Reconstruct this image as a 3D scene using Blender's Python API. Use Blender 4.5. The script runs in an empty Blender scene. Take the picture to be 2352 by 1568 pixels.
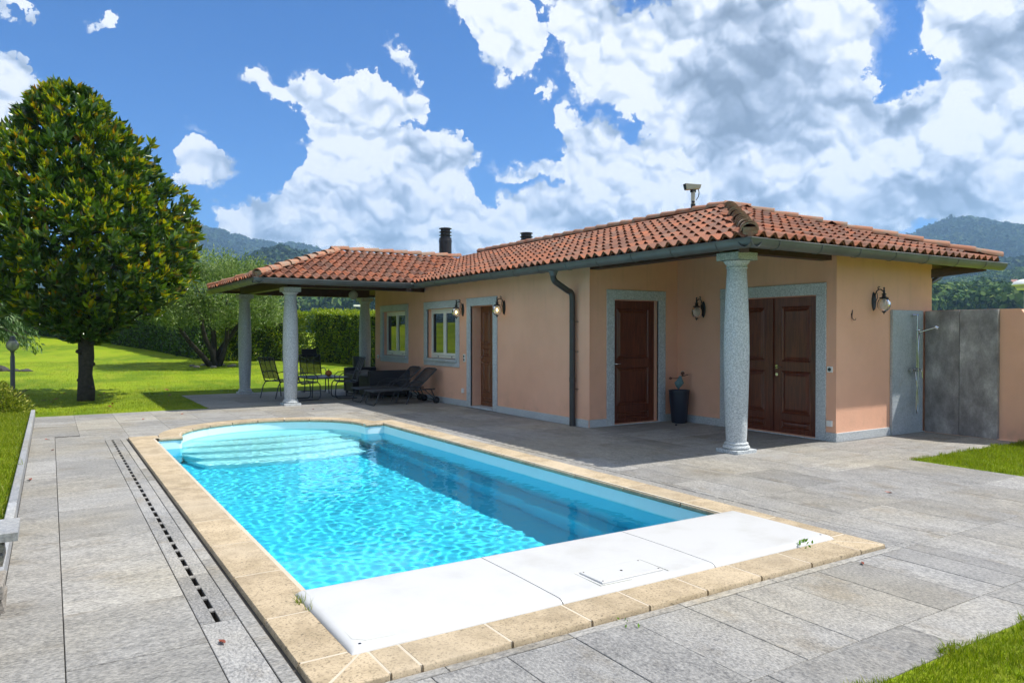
# ---------------------------------------------------------------- camera
import bpy, bmesh, math, random
import numpy as np
from mathutils import Vector, Matrix, Euler

random.seed(7)
RNG = np.random.default_rng(7)
SC = bpy.context.scene
COL = SC.collection
R = math.radians
YAW, PITCH, CAM_H = R(32.1), R(-0.61), 1.55

cam_data = bpy.data.cameras.new('camera')
cam_data.sensor_width = 36.0
cam_data.lens = 25.88
cam_data.clip_start = 0.05
cam_data.clip_end = 20000
cam = bpy.data.objects.new('camera', cam_data)
COL.objects.link(cam)
cam.location = (0, 0, CAM_H)
cam.rotation_euler = (R(90) + PITCH, 0, -YAW)
SC.camera = cam

SC.render.engine = 'CYCLES'
cy = SC.cycles
cy.use_denoising = True
cy.caustics_refractive = True
cy.caustics_reflective = False
cy.max_bounces = 14
cy.diffuse_bounces = 6
cy.glossy_bounces = 5
cy.transmission_bounces = 10
cy.transparent_max_bounces = 12
cy.volume_bounces = 1
cy.sample_clamp_indirect = 8.0
SC.view_settings.view_transform = 'Standard'
SC.view_settings.look = 'None'
SC.view_settings.exposure = 0.58
SC.view_settings.gamma = 1.0

# ---------------------------------------------------------------- sun
SUN_DIR = Vector((0.535, -0.30, 1.0)).normalized()      # towards the sun
sun_data = bpy.data.lights.new('sun', 'SUN')
sun_data.energy = 4.55
sun_data.angle = R(0.53)
sun_data.color = (1.0, 0.955, 0.88)
sun_data.cycles.is_caustics_light = True
sun = bpy.data.objects.new('sun', sun_data)
COL.objects.link(sun)
sun.rotation_euler = SUN_DIR.to_track_quat('Z', 'Y').to_euler()

# ---------------------------------------------------------------- world: clear sky with cumulus
SKY_STRENGTH = 0.085
world = bpy.data.worlds.new('World')
SC.world = world
world.use_nodes = True


class NT:
    """short helpers for building node trees"""
    def __init__(self, tree):
        self.t = tree

    def n(self, kind, **kw):
        nd = self.t.nodes.new(kind)
        for k, v in kw.items():
            setattr(nd, k, v)
        return nd

    def put(self, sock, v):
        if hasattr(v, 'links') or isinstance(v, bpy.types.NodeSocket):
            self.t.links.new(v, sock)
        elif v is not None:
            if isinstance(v, (tuple, list)) and sock.type == 'RGBA' and len(v) == 3:
                v = (*v, 1)
            sock.default_value = v

    def m(self, op, a, b=None, c=None, clamp=False):
        nd = self.n('ShaderNodeMath', operation=op, use_clamp=clamp)
        self.put(nd.inputs[0], a)
        if b is not None: self.put(nd.inputs[1], b)
        if c is not None: self.put(nd.inputs[2], c)
        return nd.outputs[0]

    def v(self, op, a, b=None, c=None, scale=None):
        nd = self.n('ShaderNodeVectorMath', operation=op)
        self.put(nd.inputs[0], a)
        if b is not None: self.put(nd.inputs[1], b)
        if c is not None: self.put(nd.inputs[2], c)
        if scale is not None: self.put(nd.inputs[3], scale)
        return nd.outputs[1] if op in ('DOT_PRODUCT', 'LENGTH', 'DISTANCE') else nd.outputs[0]

    def sep(self, a):
        nd = self.n('ShaderNodeSeparateXYZ'); self.put(nd.inputs[0], a); return nd.outputs

    def comb(self, x, y, z):
        nd = self.n('ShaderNodeCombineXYZ')
        for i, q in enumerate((x, y, z)): self.put(nd.inputs[i], q)
        return nd.outputs[0]

    def noise(self, vec, scale, detail=4, rough=0.5, dist=0.0, lac=2.0, out=0):
        nd = self.n('ShaderNodeTexNoise')
        if vec is not None: self.put(nd.inputs['Vector'], vec)
        nd.inputs['Scale'].default_value = scale
        nd.inputs['Detail'].default_value = detail
        nd.inputs['Roughness'].default_value = rough
        nd.inputs['Distortion'].default_value = dist
        nd.inputs['Lacunarity'].default_value = lac
        return nd.outputs[out]

    def noise2(self, vec, scale, detail=4, rough=0.5, out=0, kind='FBM'):
        nd = self.n('ShaderNodeTexNoise', noise_dimensions='2D', noise_type=kind)
        self.put(nd.inputs['Vector'], vec)
        nd.inputs['Scale'].default_value = scale
        nd.inputs['Detail'].default_value = detail
        nd.inputs['Roughness'].default_value = rough
        return nd.outputs[out]

    def voro(self, vec, scale, detail=0, rough=0.5, feature='F1', smooth=None, rnd=1.0):
        nd = self.n('ShaderNodeTexVoronoi', feature=feature)
        if vec is not None: self.put(nd.inputs['Vector'], vec)
        nd.inputs['Scale'].default_value = scale
        if 'Detail' in nd.inputs: nd.inputs['Detail'].default_value = detail
        if 'Roughness' in nd.inputs: nd.inputs['Roughness'].default_value = rough
        if smooth is not None and 'Smoothness' in nd.inputs: nd.inputs['Smoothness'].default_value = smooth
        nd.inputs['Randomness'].default_value = rnd
        return nd.outputs[0]

    def voro2(self, vec, scale, detail, rough):
        nd = self.n('ShaderNodeTexVoronoi', voronoi_dimensions='2D', feature='F1')
        self.put(nd.inputs['Vector'], vec)
        nd.inputs['Scale'].default_value = scale
        nd.inputs['Detail'].default_value = detail
        nd.inputs['Roughness'].default_value = rough
        return nd.outputs[0]

    def map(self, a, lo, hi, t0=0.0, t1=1.0, kind='SMOOTHSTEP'):
        nd = self.n('ShaderNodeMapRange', interpolation_type=kind)
        self.put(nd.inputs[0], a)
        for i, q in zip((1, 2, 3, 4), (lo, hi, t0, t1)): self.put(nd.inputs[i], q)
        return nd.outputs[0]

    def mix(self, f, a, b, blend='MIX'):
        nd = self.n('ShaderNodeMix', data_type='RGBA', blend_type=blend)
        self.put(nd.inputs[0], f); self.put(nd.inputs[6], a); self.put(nd.inputs[7], b)
        return nd.outputs[2]

    def ramp(self, f, stops):
        nd = self.n('ShaderNodeValToRGB')
        el = nd.color_ramp.elements
        while len(el) < len(stops): el.new(0.5)
        for e, (p, c) in zip(el, stops):
            e.position = p; e.color = (*c, 1) if len(c) == 3 else c
        self.put(nd.inputs[0], f)
        return nd.outputs[0]


def build_sky():
    t = NT(world.node_tree)
    for nd in list(t.t.nodes): t.t.nodes.remove(nd)
    out = t.n('ShaderNodeOutputWorld')
    bg = t.n('ShaderNodeBackground')
    sky = t.n('ShaderNodeTexSky', sky_type='NISHITA')
    sky.sun_disc = False
    sky.sun_elevation = math.asin(SUN_DIR.z)
    sky.sun_rotation = math.atan2(SUN_DIR.x, SUN_DIR.y)
    sky.altitude = 400
    sky.air_density = 1.0
    sky.dust_density = 0.3
    sky.ozone_density = 3.0
    d = t.v('NORMALIZE', t.n('ShaderNodeTexCoord').outputs['Generated'])
    x, y, z = t.sep(d)
    az = t.m('ARCTAN2', x, y)                       # 0 = +Y, positive to +X
    el = t.m('ARCSINE', z)
    # angles seen from the terrace, centred on the house
    p2 = t.comb(t.m('SUBTRACT', az, YAW), el, 0.0)
    p0 = p2
    # ragged cauliflower outlines: the positions themselves are warped
    w1 = t.v('SUBTRACT', t.noise2(p2, 13, 6, .62, out=1), (.5, .5, .5))
    p2 = t.v('MULTIPLY_ADD', w1, (.105, .105, 0), p2)

    def angles(u, v):
        a, b = (u - 1176) / 1691.0, (784 - v) / 1691.0
        az_ = math.atan(a)
        return az_, math.atan2(b, math.hypot(1, a)) + PITCH

    def field(blobs):
        total = None
        for (u, v, ru, rv, w) in blobs:
            a, e = angles(u, v)
            k = math.cos(a) ** 2
            ra, re = ru / 1691.0 * k * 1.25, rv / 1691.0 * math.cos(a) * 1.25
            q = t.v('MULTIPLY_ADD', p2, (1 / ra, 1 / re, 0), (-a / ra, -e / re, 0))
            l2 = t.v('DOT_PRODUCT', q, q)
            g = t.m('MULTIPLY_ADD', l2, -w, w, clamp=True)
            total = g if total is None else t.m('ADD', total, g)
        return total

    clouds = [
        (10, 150, 28, 34, .9), (60, 215, 95, 60, .9), (10, 270, 80, 80, .9),
        (450, 365, 58, 48, .9), (500, 398, 58, 44, .9), (222, 52, 30, 24, .40), (40, -5, 60, 16, .6),
        (1210, 395, 40, 10, .35), (425, 286, 40, 12, .33), (905, 132, 40, 16, .42), (935, 158, 18, 14, .45),
        (600, 205, 30, 20, .4), (660, 205, 60, 32, .62), (740, 195, 80, 40, .6), (800, 230, 95, 60, .75), (930, 235, 50, 50, .6),
        (800, 290, 105, 70, .9), (780, 340, 90, 60, .9), (790, 430, 100, 80, .9), (880, 300, 50, 60, .6),
        (1000, 352, 82, 48, .9), (1065, 372, 48, 34, .8), (950, 430, 120, 80, .9), (690, 445, 62, 50, .8),
        (650, 530, 110, 55, .9), (860, 540, 240, 90, .9), (1060, 520, 200, 70, .9), (570, 545, 80, 30, .8), (520, 505, 50, 34, .7),
        (1090, 20, 50, 40, .65), (1160, 60, 65, 70, .8), (1195, 140, 36, 50, .65), (1258, 200, 16, 34, .5),
        (1340, 60, 100, 90, .8), (1420, 125, 110, 70, .85), (1345, 200, 44, 45, .55), (1445, 215, 60, 50, .7),
        (1700, 60, 230, 120, .8), (1660, 200, 180, 130, .9), (1880, 90, 150, 140, .8), (1560, 50, 70, 70, .6),
        (1750, 270, 150, 80, .9), (1890, 230, 90, 110, .75), (1520, 170, 90, 90, .6),
        (1295, 285, 24, 46, .5), (1355, 320, 80, 46, .75), (1400, 380, 120, 50, .8), (1240, 380, 90, 26, .6), (1610, 390, 220, 80, .9),
        (1800, 350, 180, 90, .9), (1960, 340, 150, 90, .9), (2140, 300, 150, 100, .85), (2300, 250, 130, 130, .9),
        (2020, 450, 280, 90, .9), (2270, 430, 180, 100, .9), (1300, 480, 160, 60, .9), (1450, 480, 180, 60, .85), (1700, 480, 250, 80, .9),
        (2210, 60, 90, 70, .8), (2320, 30, 120, 110, .9), (2270, 140, 100, 70, .85), (2150, 120, 30, 70, .45),
    ]
    greys = [(1720, 235, 210, 115, 1.0), (1800, 70, 170, 90, .5), (2310, 130, 130, 90, .95), (1450, 60, 90, 70, .2), (2000, 280, 60, 40, .5),
             (830, 500, 110, 70, .45), (2110, 300, 60, 40, .8), (1400, 520, 260, 60, .5), (2000, 450, 200, 60, .55), (1680, 480, 120, 60, .45), (2200, 480, 120, 60, .4), (1120, 450, 200, 60, .25), (640, 560, 120, 40, .3)]
    cov = t.m('MINIMUM', field(clouds), 1.05)
    grey = field(greys)
    # clouds go on all round: broken cumulus outside the part described above
    far = t.map(t.v('LENGTH', t.v('MULTIPLY', p0, (1.0, 1.5, 0))), .80, 1.0)
    rest = t.map(t.noise(d, 2.3, 2, .5), .42, .62)
    cov = t.m('MAXIMUM', cov, t.m('MULTIPLY', t.m('MULTIPLY', far, rest), .85))

    # stereographic plane (no pinching at the horizon), noise in two dimensions
    st = t.v('SCALE', t.v('MULTIPLY', d, (1, 1, 0)), scale=t.m('DIVIDE', 1.0, t.m('MAXIMUM', t.m('ADD', z, 1.0), .2)))
    s_sun = (SUN_DIR.x / (1 + SUN_DIR.z), SUN_DIR.y / (1 + SUN_DIR.z), 0)
    warp = t.v('SCALE', t.v('SUBTRACT', t.noise2(st, 14, 2, .6, out=1), (.5, .5, .5)), scale=.03)
    q = t.v('ADD', st, warp)
    to_sun = t.v('SCALE', t.v('NORMALIZE', t.v('SUBTRACT', s_sun, st)), scale=.013)

    def puffs(vec, sc, det):
        h = t.voro2(vec, sc, det, .5)
        return t.m('SUBTRACT', .60, h)
    fine = t.noise2(q, 24, 7, .62)
    soft = t.noise2(q, 5, 3, .5)
    big = t.noise2(st, 11, 2, .5)
    warp2 = t.v('MULTIPLY_ADD', t.v('SUBTRACT', t.noise2(st, 40, 4, .6, out=1), (.5, .5, .5)), (.016, .016, 0), q)
    P1 = puffs(warp2, 12, 1.0)
    P2 = puffs(t.v('ADD', warp2, to_sun), 12, 1.0)
    S1 = puffs(warp2, 34, 1.0)
    S2 = puffs(t.v('ADD', warp2, t.v('SCALE', to_sun, scale=.4)), 34, 1.0)
    amp = t.m('MULTIPLY_ADD', t.map(cov, .02, .45), .85, .15)
    bump_ = t.m('MULTIPLY_ADD', t.m('SUBTRACT', fine, .5), .60, t.m('MULTIPLY_ADD', P1, .42, t.m('MULTIPLY', S1, .24)))
    dens = t.m('MULTIPLY_ADD', bump_, amp, t.m('MULTIPLY', cov, 1.16))
    alpha = t.map(dens, .27, t.m('MULTIPLY_ADD', soft, .42, .22))
    wisp = t.m('MULTIPLY', t.map(t.m('ADD', cov, t.m('MULTIPLY', fine, .6)), .42, .80), .55)
    alpha = t.m('MAXIMUM', alpha, wisp)
    lit = t.m('MULTIPLY_ADD', t.m('SUBTRACT', P1, P2), t.m('MULTIPLY_ADD', t.m('MINIMUM', grey, 1.0), -.40, .90), .89)
    lit = t.m('MULTIPLY_ADD', t.m('SUBTRACT', S1, S2), t.m('MULTIPLY_ADD', t.m('MINIMUM', grey, 1.0), -.55, .85), lit)
    lit = t.m('MULTIPLY_ADD', t.m('SUBTRACT', P1, .10), .40, lit)
    lit = t.m('MULTIPLY_ADD', t.m('SUBTRACT', S1, .10), .26, lit)
    lit = t.m('MULTIPLY_ADD', t.m('SUBTRACT', fine, .5), .40, lit)
    lit = t.m('MULTIPLY_ADD', t.m('SUBTRACT', big, .5), .60, lit)
    lit = t.m('SUBTRACT', lit, t.m('MULTIPLY', t.m('MINIMUM', grey, 1.0), .68), clamp=True)
    cloud = t.ramp(lit, [(0.0, (.17, .21, .28)), (.30, (.285, .34, .44)), (.60, (.49, .545, .645)), (.86, (.72, .73, .755))])
    blue = t.v('SCALE', sky.outputs[0], scale=SKY_STRENGTH)
    blue = t.mix(1.0, blue, (.195, .605, 1.13), 'MULTIPLY')
    col = t.mix(alpha, blue, cloud)
    t.put(bg.inputs[0], col)
    bg.inputs[1].default_value = 1.0
    t.put(out.inputs[0], bg.outputs[0])


build_sky()
world.cycles.sampling_method = 'MANUAL'
world.cycles.sample_map_resolution = 512


# ================================================================ helpers
def tag(o, label=None, cat=None, group=None, kind=None):
    if label: o['label'] = label
    if cat: o['category'] = cat
    if group: o['group'] = group
    if kind: o['kind'] = kind
    return o


def empty(name, loc=(0, 0, 0), rz=0.0, **kw):
    o = bpy.data.objects.new(name, None)
    o.empty_display_size = 0.1
    COL.objects.link(o)
    o.location = loc
    o.rotation_euler = (0, 0, rz)
    return tag(o, **kw)


def copy_tree(o, parent=None):
    c = o.copy()
    COL.objects.link(c)
    c.parent = parent
    for ch in list(o.children):
        copy_tree(ch, c)
    return c


def link_mesh(name, me, parent=None, loc=None, rot=None):
    o = bpy.data.objects.new(name, me)
    COL.objects.link(o)
    if parent is not None: o.parent = parent
    if loc is not None: o.location = loc
    if rot is not None: o.rotation_euler = rot
    return o


class MB:
    """collects shapes, then links them as one mesh object"""
    def __init__(self):
        self.v, self.f, self.mi = [], [], []

    def add(self, v, f, mi=0):
        o = len(self.v)
        self.v += [tuple(p) for p in v]
        self.f += [tuple(i + o for i in q) for q in f]
        self.mi += [mi] * len(f)
        return self

    def box(self, a, b, mi=0, M=None):
        (x0, y0, z0), (x1, y1, z1) = a, b
        v = [(x0, y0, z0), (x1, y0, z0), (x1, y1, z0), (x0, y1, z0), (x0, y0, z1), (x1, y0, z1), (x1, y1, z1), (x0, y1, z1)]
        if M is not None: v = [M @ Vector(p) for p in v]
        return self.add(v, [(3, 2, 1, 0), (4, 5, 6, 7), (0, 1, 5, 4), (1, 2, 6, 5), (2, 3, 7, 6), (3, 0, 4, 7)], mi)

    def slab(self, x0, x1, y0, y1, z0, z1, c=0.004, mi=0):
        v = [(x0, y0, z0), (x1, y0, z0), (x1, y1, z0), (x0, y1, z0)]
        v += [(x0, y0, z1 - c), (x1, y0, z1 - c), (x1, y1, z1 - c), (x0, y1, z1 - c)]
        v += [(x0 + c, y0 + c, z1), (x1 - c, y0 + c, z1), (x1 - c, y1 - c, z1), (x0 + c, y1 - c, z1)]
        f = [(8, 9, 10, 11)]
        for i in range(4):
            j = (i + 1) % 4
            f += [(i, j, 4 + j, 4 + i), (4 + i, 4 + j, 8 + j, 8 + i)]
        return self.add(v, f, mi)

    def prism(self, pts, z0, z1, mi=0):
        n = len(pts)
        v = [(p[0], p[1], z0) for p in pts] + [(p[0], p[1], z1) for p in pts]
        f = [tuple(range(n, 2 * n)), tuple(range(n - 1, -1, -1))]
        f += [(i, (i + 1) % n, n + (i + 1) % n, n + i) for i in range(n)]
        return self.add(v, f, mi)

    def beam(self, p, q, w, h, mi=0, up=(0, 0, 1)):
        p, q = Vector(p), Vector(q)
        d = (q - p).normalized()
        s = d.cross(Vector(up)).normalized()
        u = s.cross(d)
        v = []
        for e in (p, q):
            for a, b in ((-1, -1), (1, -1), (1, 1), (-1, 1)):
                v.append(e + s * (a * w / 2) + u * (b * h / 2))
        return self.add(v, [(0, 3, 2, 1), (4, 5, 6, 7), (0, 1, 5, 4), (1, 2, 6, 5), (2, 3, 7, 6), (3, 0, 4, 7)], mi)

    def tube(self, pts, r, seg=8, mi=0, cap=True, closed=False):
        pts = [Vector(p) for p in pts]
        n = len(pts)
        rs = r if isinstance(r, (list, tuple)) else [r] * n
        ref = Vector((0, 0, 1))
        rings = []
        prev = None
        for i in range(n):
            if closed:
                d = pts[(i + 1) % n] - pts[i - 1]
            else:
                d = pts[min(i + 1, n - 1)] - pts[max(i - 1, 0)]
            d.normalize()
            if prev is None:
                s = d.cross(ref)
                if s.length < 1e-3: s = d.cross(Vector((0, 1, 0)))
                s.normalize()
            else:
                s = prev - d * prev.dot(d)
                if s.length < 1e-4: s = d.cross(ref)
                s.normalize()
            prev = s
            u = d.cross(s)
            rings.append([pts[i] + (s * math.cos(2 * math.pi * k / seg) + u * math.sin(2 * math.pi * k / seg)) * rs[i] for k in range(seg)])
        v = [p for rg in rings for p in rg]
        f = []
        m = n if closed else n - 1
        for i in range(m):
            a, b = i * seg, ((i + 1) % n) * seg
            f += [(a + k, a + (k + 1) % seg, b + (k + 1) % seg, b + k) for k in range(seg)]
        if cap and not closed:
            f += [tuple(range(seg - 1, -1, -1)), tuple((n - 1) * seg + k for k in range(seg))]
        return self.add(v, f, mi)

    def lathe(self, prof, c=(0, 0, 0), seg=24, mi=0, cap=True):
        v, f = [], []
        for (r, z) in prof:
            v += [(c[0] + r * math.cos(2 * math.pi * k / seg), c[1] + r * math.sin(2 * math.pi * k / seg), c[2] + z) for k in range(seg)]
        for i in range(len(prof) - 1):
            f += [(i * seg + k, i * seg + (k + 1) % seg, (i + 1) * seg + (k + 1) % seg, (i + 1) * seg + k) for k in range(seg)]
        if cap:
            f += [tuple(range(seg - 1, -1, -1)), tuple((len(prof) - 1) * seg + k for k in range(seg))]
        return self.add(v, f, mi)

    def ball(self, c, r, seg=16, rings=10, mi=0, sz=1.0):
        prof = [(max(1e-4, r * math.sin(math.pi * i / rings)), -r * sz * math.cos(math.pi * i / rings)) for i in range(rings + 1)]
        return self.lathe(prof, c, seg, mi, cap=False)

    def mesh(self, name, mats, smooth=False):
        me = bpy.data.meshes.new(name)
        me.from_pydata(self.v, [], self.f)
        for m in (mats if isinstance(mats, (list, tuple)) else [mats]): me.materials.append(m)
        if any(self.mi): me.polygons.foreach_set('material_index', self.mi)
        if smooth is True:
            me.polygons.foreach_set('use_smooth', [True] * len(me.polygons))
        elif smooth:
            me.polygons.foreach_set('use_smooth', [True] * len(me.polygons))
            me.set_sharp_from_angle(angle=R(smooth))
        me.update()
        return me

    def build(self, name, mats, parent=None, smooth=False, bevel=0.0, seg=2, **kw):
        o = link_mesh(name, self.mesh(name, mats, smooth), parent)
        if bevel:
            b = o.modifiers.new('bevel', 'BEVEL')
            b.width = bevel; b.segments = seg; b.limit_method = 'ANGLE'; b.angle_limit = R(35)
        return tag(o, **kw)


def np_mesh(name, V, F, mats, smooth=False):
    """fast mesh from numpy arrays; F is (n, 3) or (n, 4)"""
    me = bpy.data.meshes.new(name)
    V = np.asarray(V, dtype=np.float32); F = np.asarray(F, dtype=np.int32)
    k = F.shape[1]
    me.vertices.add(len(V)); me.vertices.foreach_set('co', V.ravel())
    me.loops.add(F.size); me.loops.foreach_set('vertex_index', F.ravel())
    me.polygons.add(len(F))
    me.polygons.foreach_set('loop_start', np.arange(0, F.size, k, dtype=np.int32))
    me.polygons.foreach_set('loop_total', np.full(len(F), k, dtype=np.int32))
    if smooth: me.polygons.foreach_set('use_smooth', np.ones(len(F), dtype=bool))
    me.update(calc_edges=True)
    for m in (mats if isinstance(mats, (list, tuple)) else [mats]): me.materials.append(m)
    return me


def arc_pts(c, r, a0, a1, n, plane='xz', off=0.0):
    out = []
    for i in range(n + 1):
        a = a0 + (a1 - a0) * i / n
        p, q = r * math.cos(a), r * math.sin(a)
        out.append({'xz': (c[0] + p, c[1], c[2] + q), 'xy': (c[0] + p, c[1] + q, c[2]), 'yz': (c[0], c[1] + p, c[2] + q)}[plane])
    return out


# ================================================================ materials
def new_mat(name):
    m = bpy.data.materials.new(name)
    m.use_nodes = True
    t = NT(m.node_tree)
    b = m.node_tree.nodes['Principled BSDF']
    return m, t, b


def bump(t, b, h, strength=0.3, dist=0.01):
    nd = t.n('ShaderNodeBump')
    nd.inputs['Strength'].default_value = strength
    nd.inputs['Distance'].default_value = dist
    t.put(nd.inputs['Height'], h)
    t.put(b.inputs['Normal'], nd.outputs[0])


def pos(t): return t.n('ShaderNodeNewGeometry').outputs['Position']
def objrand(t): return t.n('ShaderNodeObjectInfo').outputs['Random']
def island(t): return t.n('ShaderNodeNewGeometry').outputs['Random Per Island']


def simple(name, col, rough=.5, metal=0.0, spec=.5, var=.10, scale=6.0, bmp=0.0, bscale=60):
    m, t, b = new_mat(name)
    p = pos(t)
    n = t.noise(p, scale, 5, .6)
    k = t.map(n, .25, .75, 1 - var, 1 + var, 'LINEAR')
    t.put(b.inputs['Base Color'], t.v('SCALE', col, scale=k))
    b.inputs['Roughness'].default_value = rough
    b.inputs['Metallic'].default_value = metal
    b.inputs['Specular IOR Level'].default_value = spec
    if bmp: bump(t, b, t.noise(p, bscale, 4, .6), bmp, .004)
    return m


M = {}


def stone_mat(name, lo, hi, stretch=(1, 1, 1), warm=(1.05, 1.0, .89), rnd=.17, rough=.62):
    m, t, b = new_mat(name)
    p = pos(t)
    q = t.v('MULTIPLY', p, stretch)
    r = objrand(t)
    q2 = t.v('ADD', q, t.v('SCALE', (13.1, 7.7, 3.3), scale=r))
    grain = t.noise(q2, 48, 7, .74)
    streak = t.noise(q2, 4.5, 5, .6, .6)
    big = t.noise(p, .55, 3, .5)
    f = t.m('ADD', t.m('MULTIPLY', grain, 1.1), t.m('MULTIPLY', streak, .28))
    f = t.map(f, .50, .90, 0, 1, 'LINEAR')
    c = t.mix(f, lo, hi)
    c = t.mix(t.map(big, .38, .68), c, t.mix(1.0, c, warm, 'MULTIPLY'))
    stain = t.noise(q2, 1.7, 6, .66)
    c = t.mix(t.map(stain, .52, .70, 0, .5), c, t.mix(1.0, c, (.66, .57, .43), 'MULTIPLY'))
    c = t.v('SCALE', c, scale=t.map(r, 0, 1, 1 - rnd, 1 + rnd, 'LINEAR'))
    t.put(b.inputs['Base Color'], c)
    t.put(b.inputs['Roughness'], t.map(grain, .3, .7, rough - .08, rough + .12, 'LINEAR'))
    b.inputs['Specular IOR Level'].default_value = .35
    bump(t, b, t.m('ADD', grain, t.m('MULTIPLY', streak, .5)), .55, .006)
    return m


M['deck_x'] = stone_mat('gneiss_slab', (.115, .114, .110), (.44, .425, .395), (.75, 1.5, 1))
M['deck_y'] = stone_mat('gneiss_slab_lengthwise', (.10, .10, .10), (.41, .40, .38), (1.6, .9, 1))
M['mortar'] = simple('mortar', (.075, .066, .055), .9, var=.3)
M['kerb'] = stone_mat('kerb_stone', (.20, .21, .23), (.40, .41, .42), (1, .6, 1))
M['slate'] = stone_mat('shower_slate', (.075, .073, .073), (.33, .31, .30), (1, 1.4, .8), rnd=.12, rough=.5)
M['slate_pale'] = stone_mat('shower_slate_pale', (.27, .31, .34), (.50, .54, .57), (1, 1, 1), rnd=.04, rough=.5)


def slate_mat():
    m, t, b = new_mat('mottled_slate')
    p = pos(t)
    r = objrand(t)
    q = t.v('ADD', t.v('MULTIPLY', p, (1.6, 1.6, 1.0)), t.v('SCALE', (5.0, 9.0, 4.0), scale=r))
    a = t.noise(q, 2.2, 8, .62)
    g = t.noise(q, 38, 6, .7)
    st = t.noise(t.v('MULTIPLY', q, (2, 2, .5)), 3.0, 6, .65)
    f = t.m('ADD', t.m('MULTIPLY', a, 1.1), t.m('MULTIPLY', g, .35))
    c = t.ramp(t.map(f, .48, .98, 0, 1, 'LINEAR'), [(0, (.13, .126, .124)), (.4, (.24, .232, .228)), (.7, (.36, .35, .34)), (1, (.58, .56, .55))])
    c = t.mix(t.map(st, .56, .70, 0, .5), c, (.33, .32, .31))
    t.put(b.inputs['Base Color'], c)
    b.inputs['Roughness'].default_value = .55
    bump(t, b, t.m('ADD', g, a), .6, .008)
    return m


M['slate'] = slate_mat()
M['rough_stone'] = stone_mat('rough_stone', (.10, .095, .09), (.36, .33, .29), (1, 1, 2), rnd=.3)


def granite_mat():
    m, t, b = new_mat('granite')
    p = pos(t)
    v = t.voro(p, 95, 1, .6)
    n = t.noise(p, 60, 5, .7)
    n2 = t.noise(p, 2.2, 3, .5)
    c = t.mix(t.map(n, .40, .60), (.34, .375, .39), (.62, .65, .66))
    c = t.mix(t.map(v, .02, .24, .85, 0), c, (.13, .15, .165))
    c = t.v('SCALE', c, scale=t.map(n2, .3, .7, .92, 1.06, 'LINEAR'))
    t.put(b.inputs['Base Color'], c)
    b.inputs['Roughness'].default_value = .62
    bump(t, b, n, .25, .003)
    return m


M['granite'] = granite_mat()


def coping_mat():
    m, t, b = new_mat('sandstone_coping')
    p = pos(t)
    r = objrand(t)
    g = t.noise(p, 70, 5, .8)
    n = t.noise(p, 5, 6, .65)
    n3 = t.noise(p, .8, 2, .5)
    c = t.mix(t.map(n, .35, .7), (.48, .38, .25), (.34, .265, .165))
    c = t.mix(t.map(g, .50, .64, 0, .85), c, (.13, .10, .06))
    c = t.mix(t.map(t.noise(p, 34, 2, .5), .66, .72, 0, .7), c, (.10, .08, .05))
    c = t.mix(t.map(n3, .45, .7, 0, .5), c, (.50, .42, .31))
    st = t.noise(p, 2.6, 7, .7)
    c = t.mix(t.map(st, .53, .70, 0, .5), c, (.22, .17, .11))
    c = t.v('SCALE', c, scale=t.map(r, 0, 1, .88, 1.10, 'LINEAR'))
    t.put(b.inputs['Base Color'], c)
    b.inputs['Roughness'].default_value = .8
    bump(t, b, t.m('ADD', g, t.m('MULTIPLY', n, .8)), .5, .004)
    return m


M['coping'] = coping_mat()
M['coping_joint'] = simple('coping_joint', (.50, .43, .33), .85)


def stucco_mat():
    m, t, b = new_mat('pink_stucco')
    p = pos(t)
    n = t.noise(p, .9, 4, .55)
    f = t.noise(p, 120, 4, .7)
    c = t.mix(t.map(n, .3, .7), (.77, .425, .285), (.83, .475, .325))
    zz = t.sep(p)[2]
    dirt = t.m('MULTIPLY', t.map(zz, .1, .55, 1, 0), t.map(t.noise(p, 3.5, 6, .7), .45, .75))
    c = t.mix(t.m('MULTIPLY', dirt, .30), c, (.36, .24, .17))
    run = t.noise(t.v('MULTIPLY', p, (5, 5, .35)), 2.2, 5, .6)
    c = t.mix(t.m('MULTIPLY', t.map(run, .52, .72, 0, .16), t.map(zz, 1.2, 2.6, .15, 1)), c, (.45, .28, .20))
    blot = t.noise(p, 2.7, 6, .6)
    c = t.v('SCALE', c, scale=t.map(blot, .3, .7, .965, 1.03, 'LINEAR'))
    t.put(b.inputs['Base Color'], c)
    b.inputs['Roughness'].default_value = .88
    b.inputs['Specular IOR Level'].default_value = .2
    bump(t, b, t.m('ADD', f, t.m('MULTIPLY', t.noise(p, 26, 4, .6), 1.5)), .35, .005)
    return m


M['stucco'] = stucco_mat()


def terracotta(name, dark=0.0):
    m, t, b = new_mat(name)
    p = pos(t)
    r = objrand(t) if not dark else island(t)
    n = t.noise(p, 9, 6, .65)
    n2 = t.noise(p, 60, 3, .6)
    ri = t.n('ShaderNodeTexWhiteNoise', noise_dimensions='1D')
    t.put(ri.inputs['W'], t.m('ADD', t.m('MULTIPLY', r, 17.0), t.m('MULTIPLY', island(t), 5.0)))
    c = t.ramp(ri.outputs[0], [(0, (.115, .046, .027)), (.30, (.185, .063, .030)), (.6, (.265, .080, .031)), (.82, (.35, .098, .034)), (1, (.19, .09, .056))])
    c = t.mix(t.map(n, .42, .68, 0, .6), c, (.20, .095, .055))
    c = t.mix(t.map(n2, .58, .72, 0, .18), c, (.42, .27, .18))
    c = t.mix(t.map(t.noise(p, 2.1, 5, .7), .50, .68, 0, .6), c, (.15, .105, .075))
    t.put(b.inputs['Base Color'], c)
    b.inputs['Roughness'].default_value = .78
    bump(t, b, n2, .3, .004)
    return m


M['tile'] = terracotta('terracotta_tile')
M['tile_far'] = terracotta('terracotta_tile_far', 1)


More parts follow.
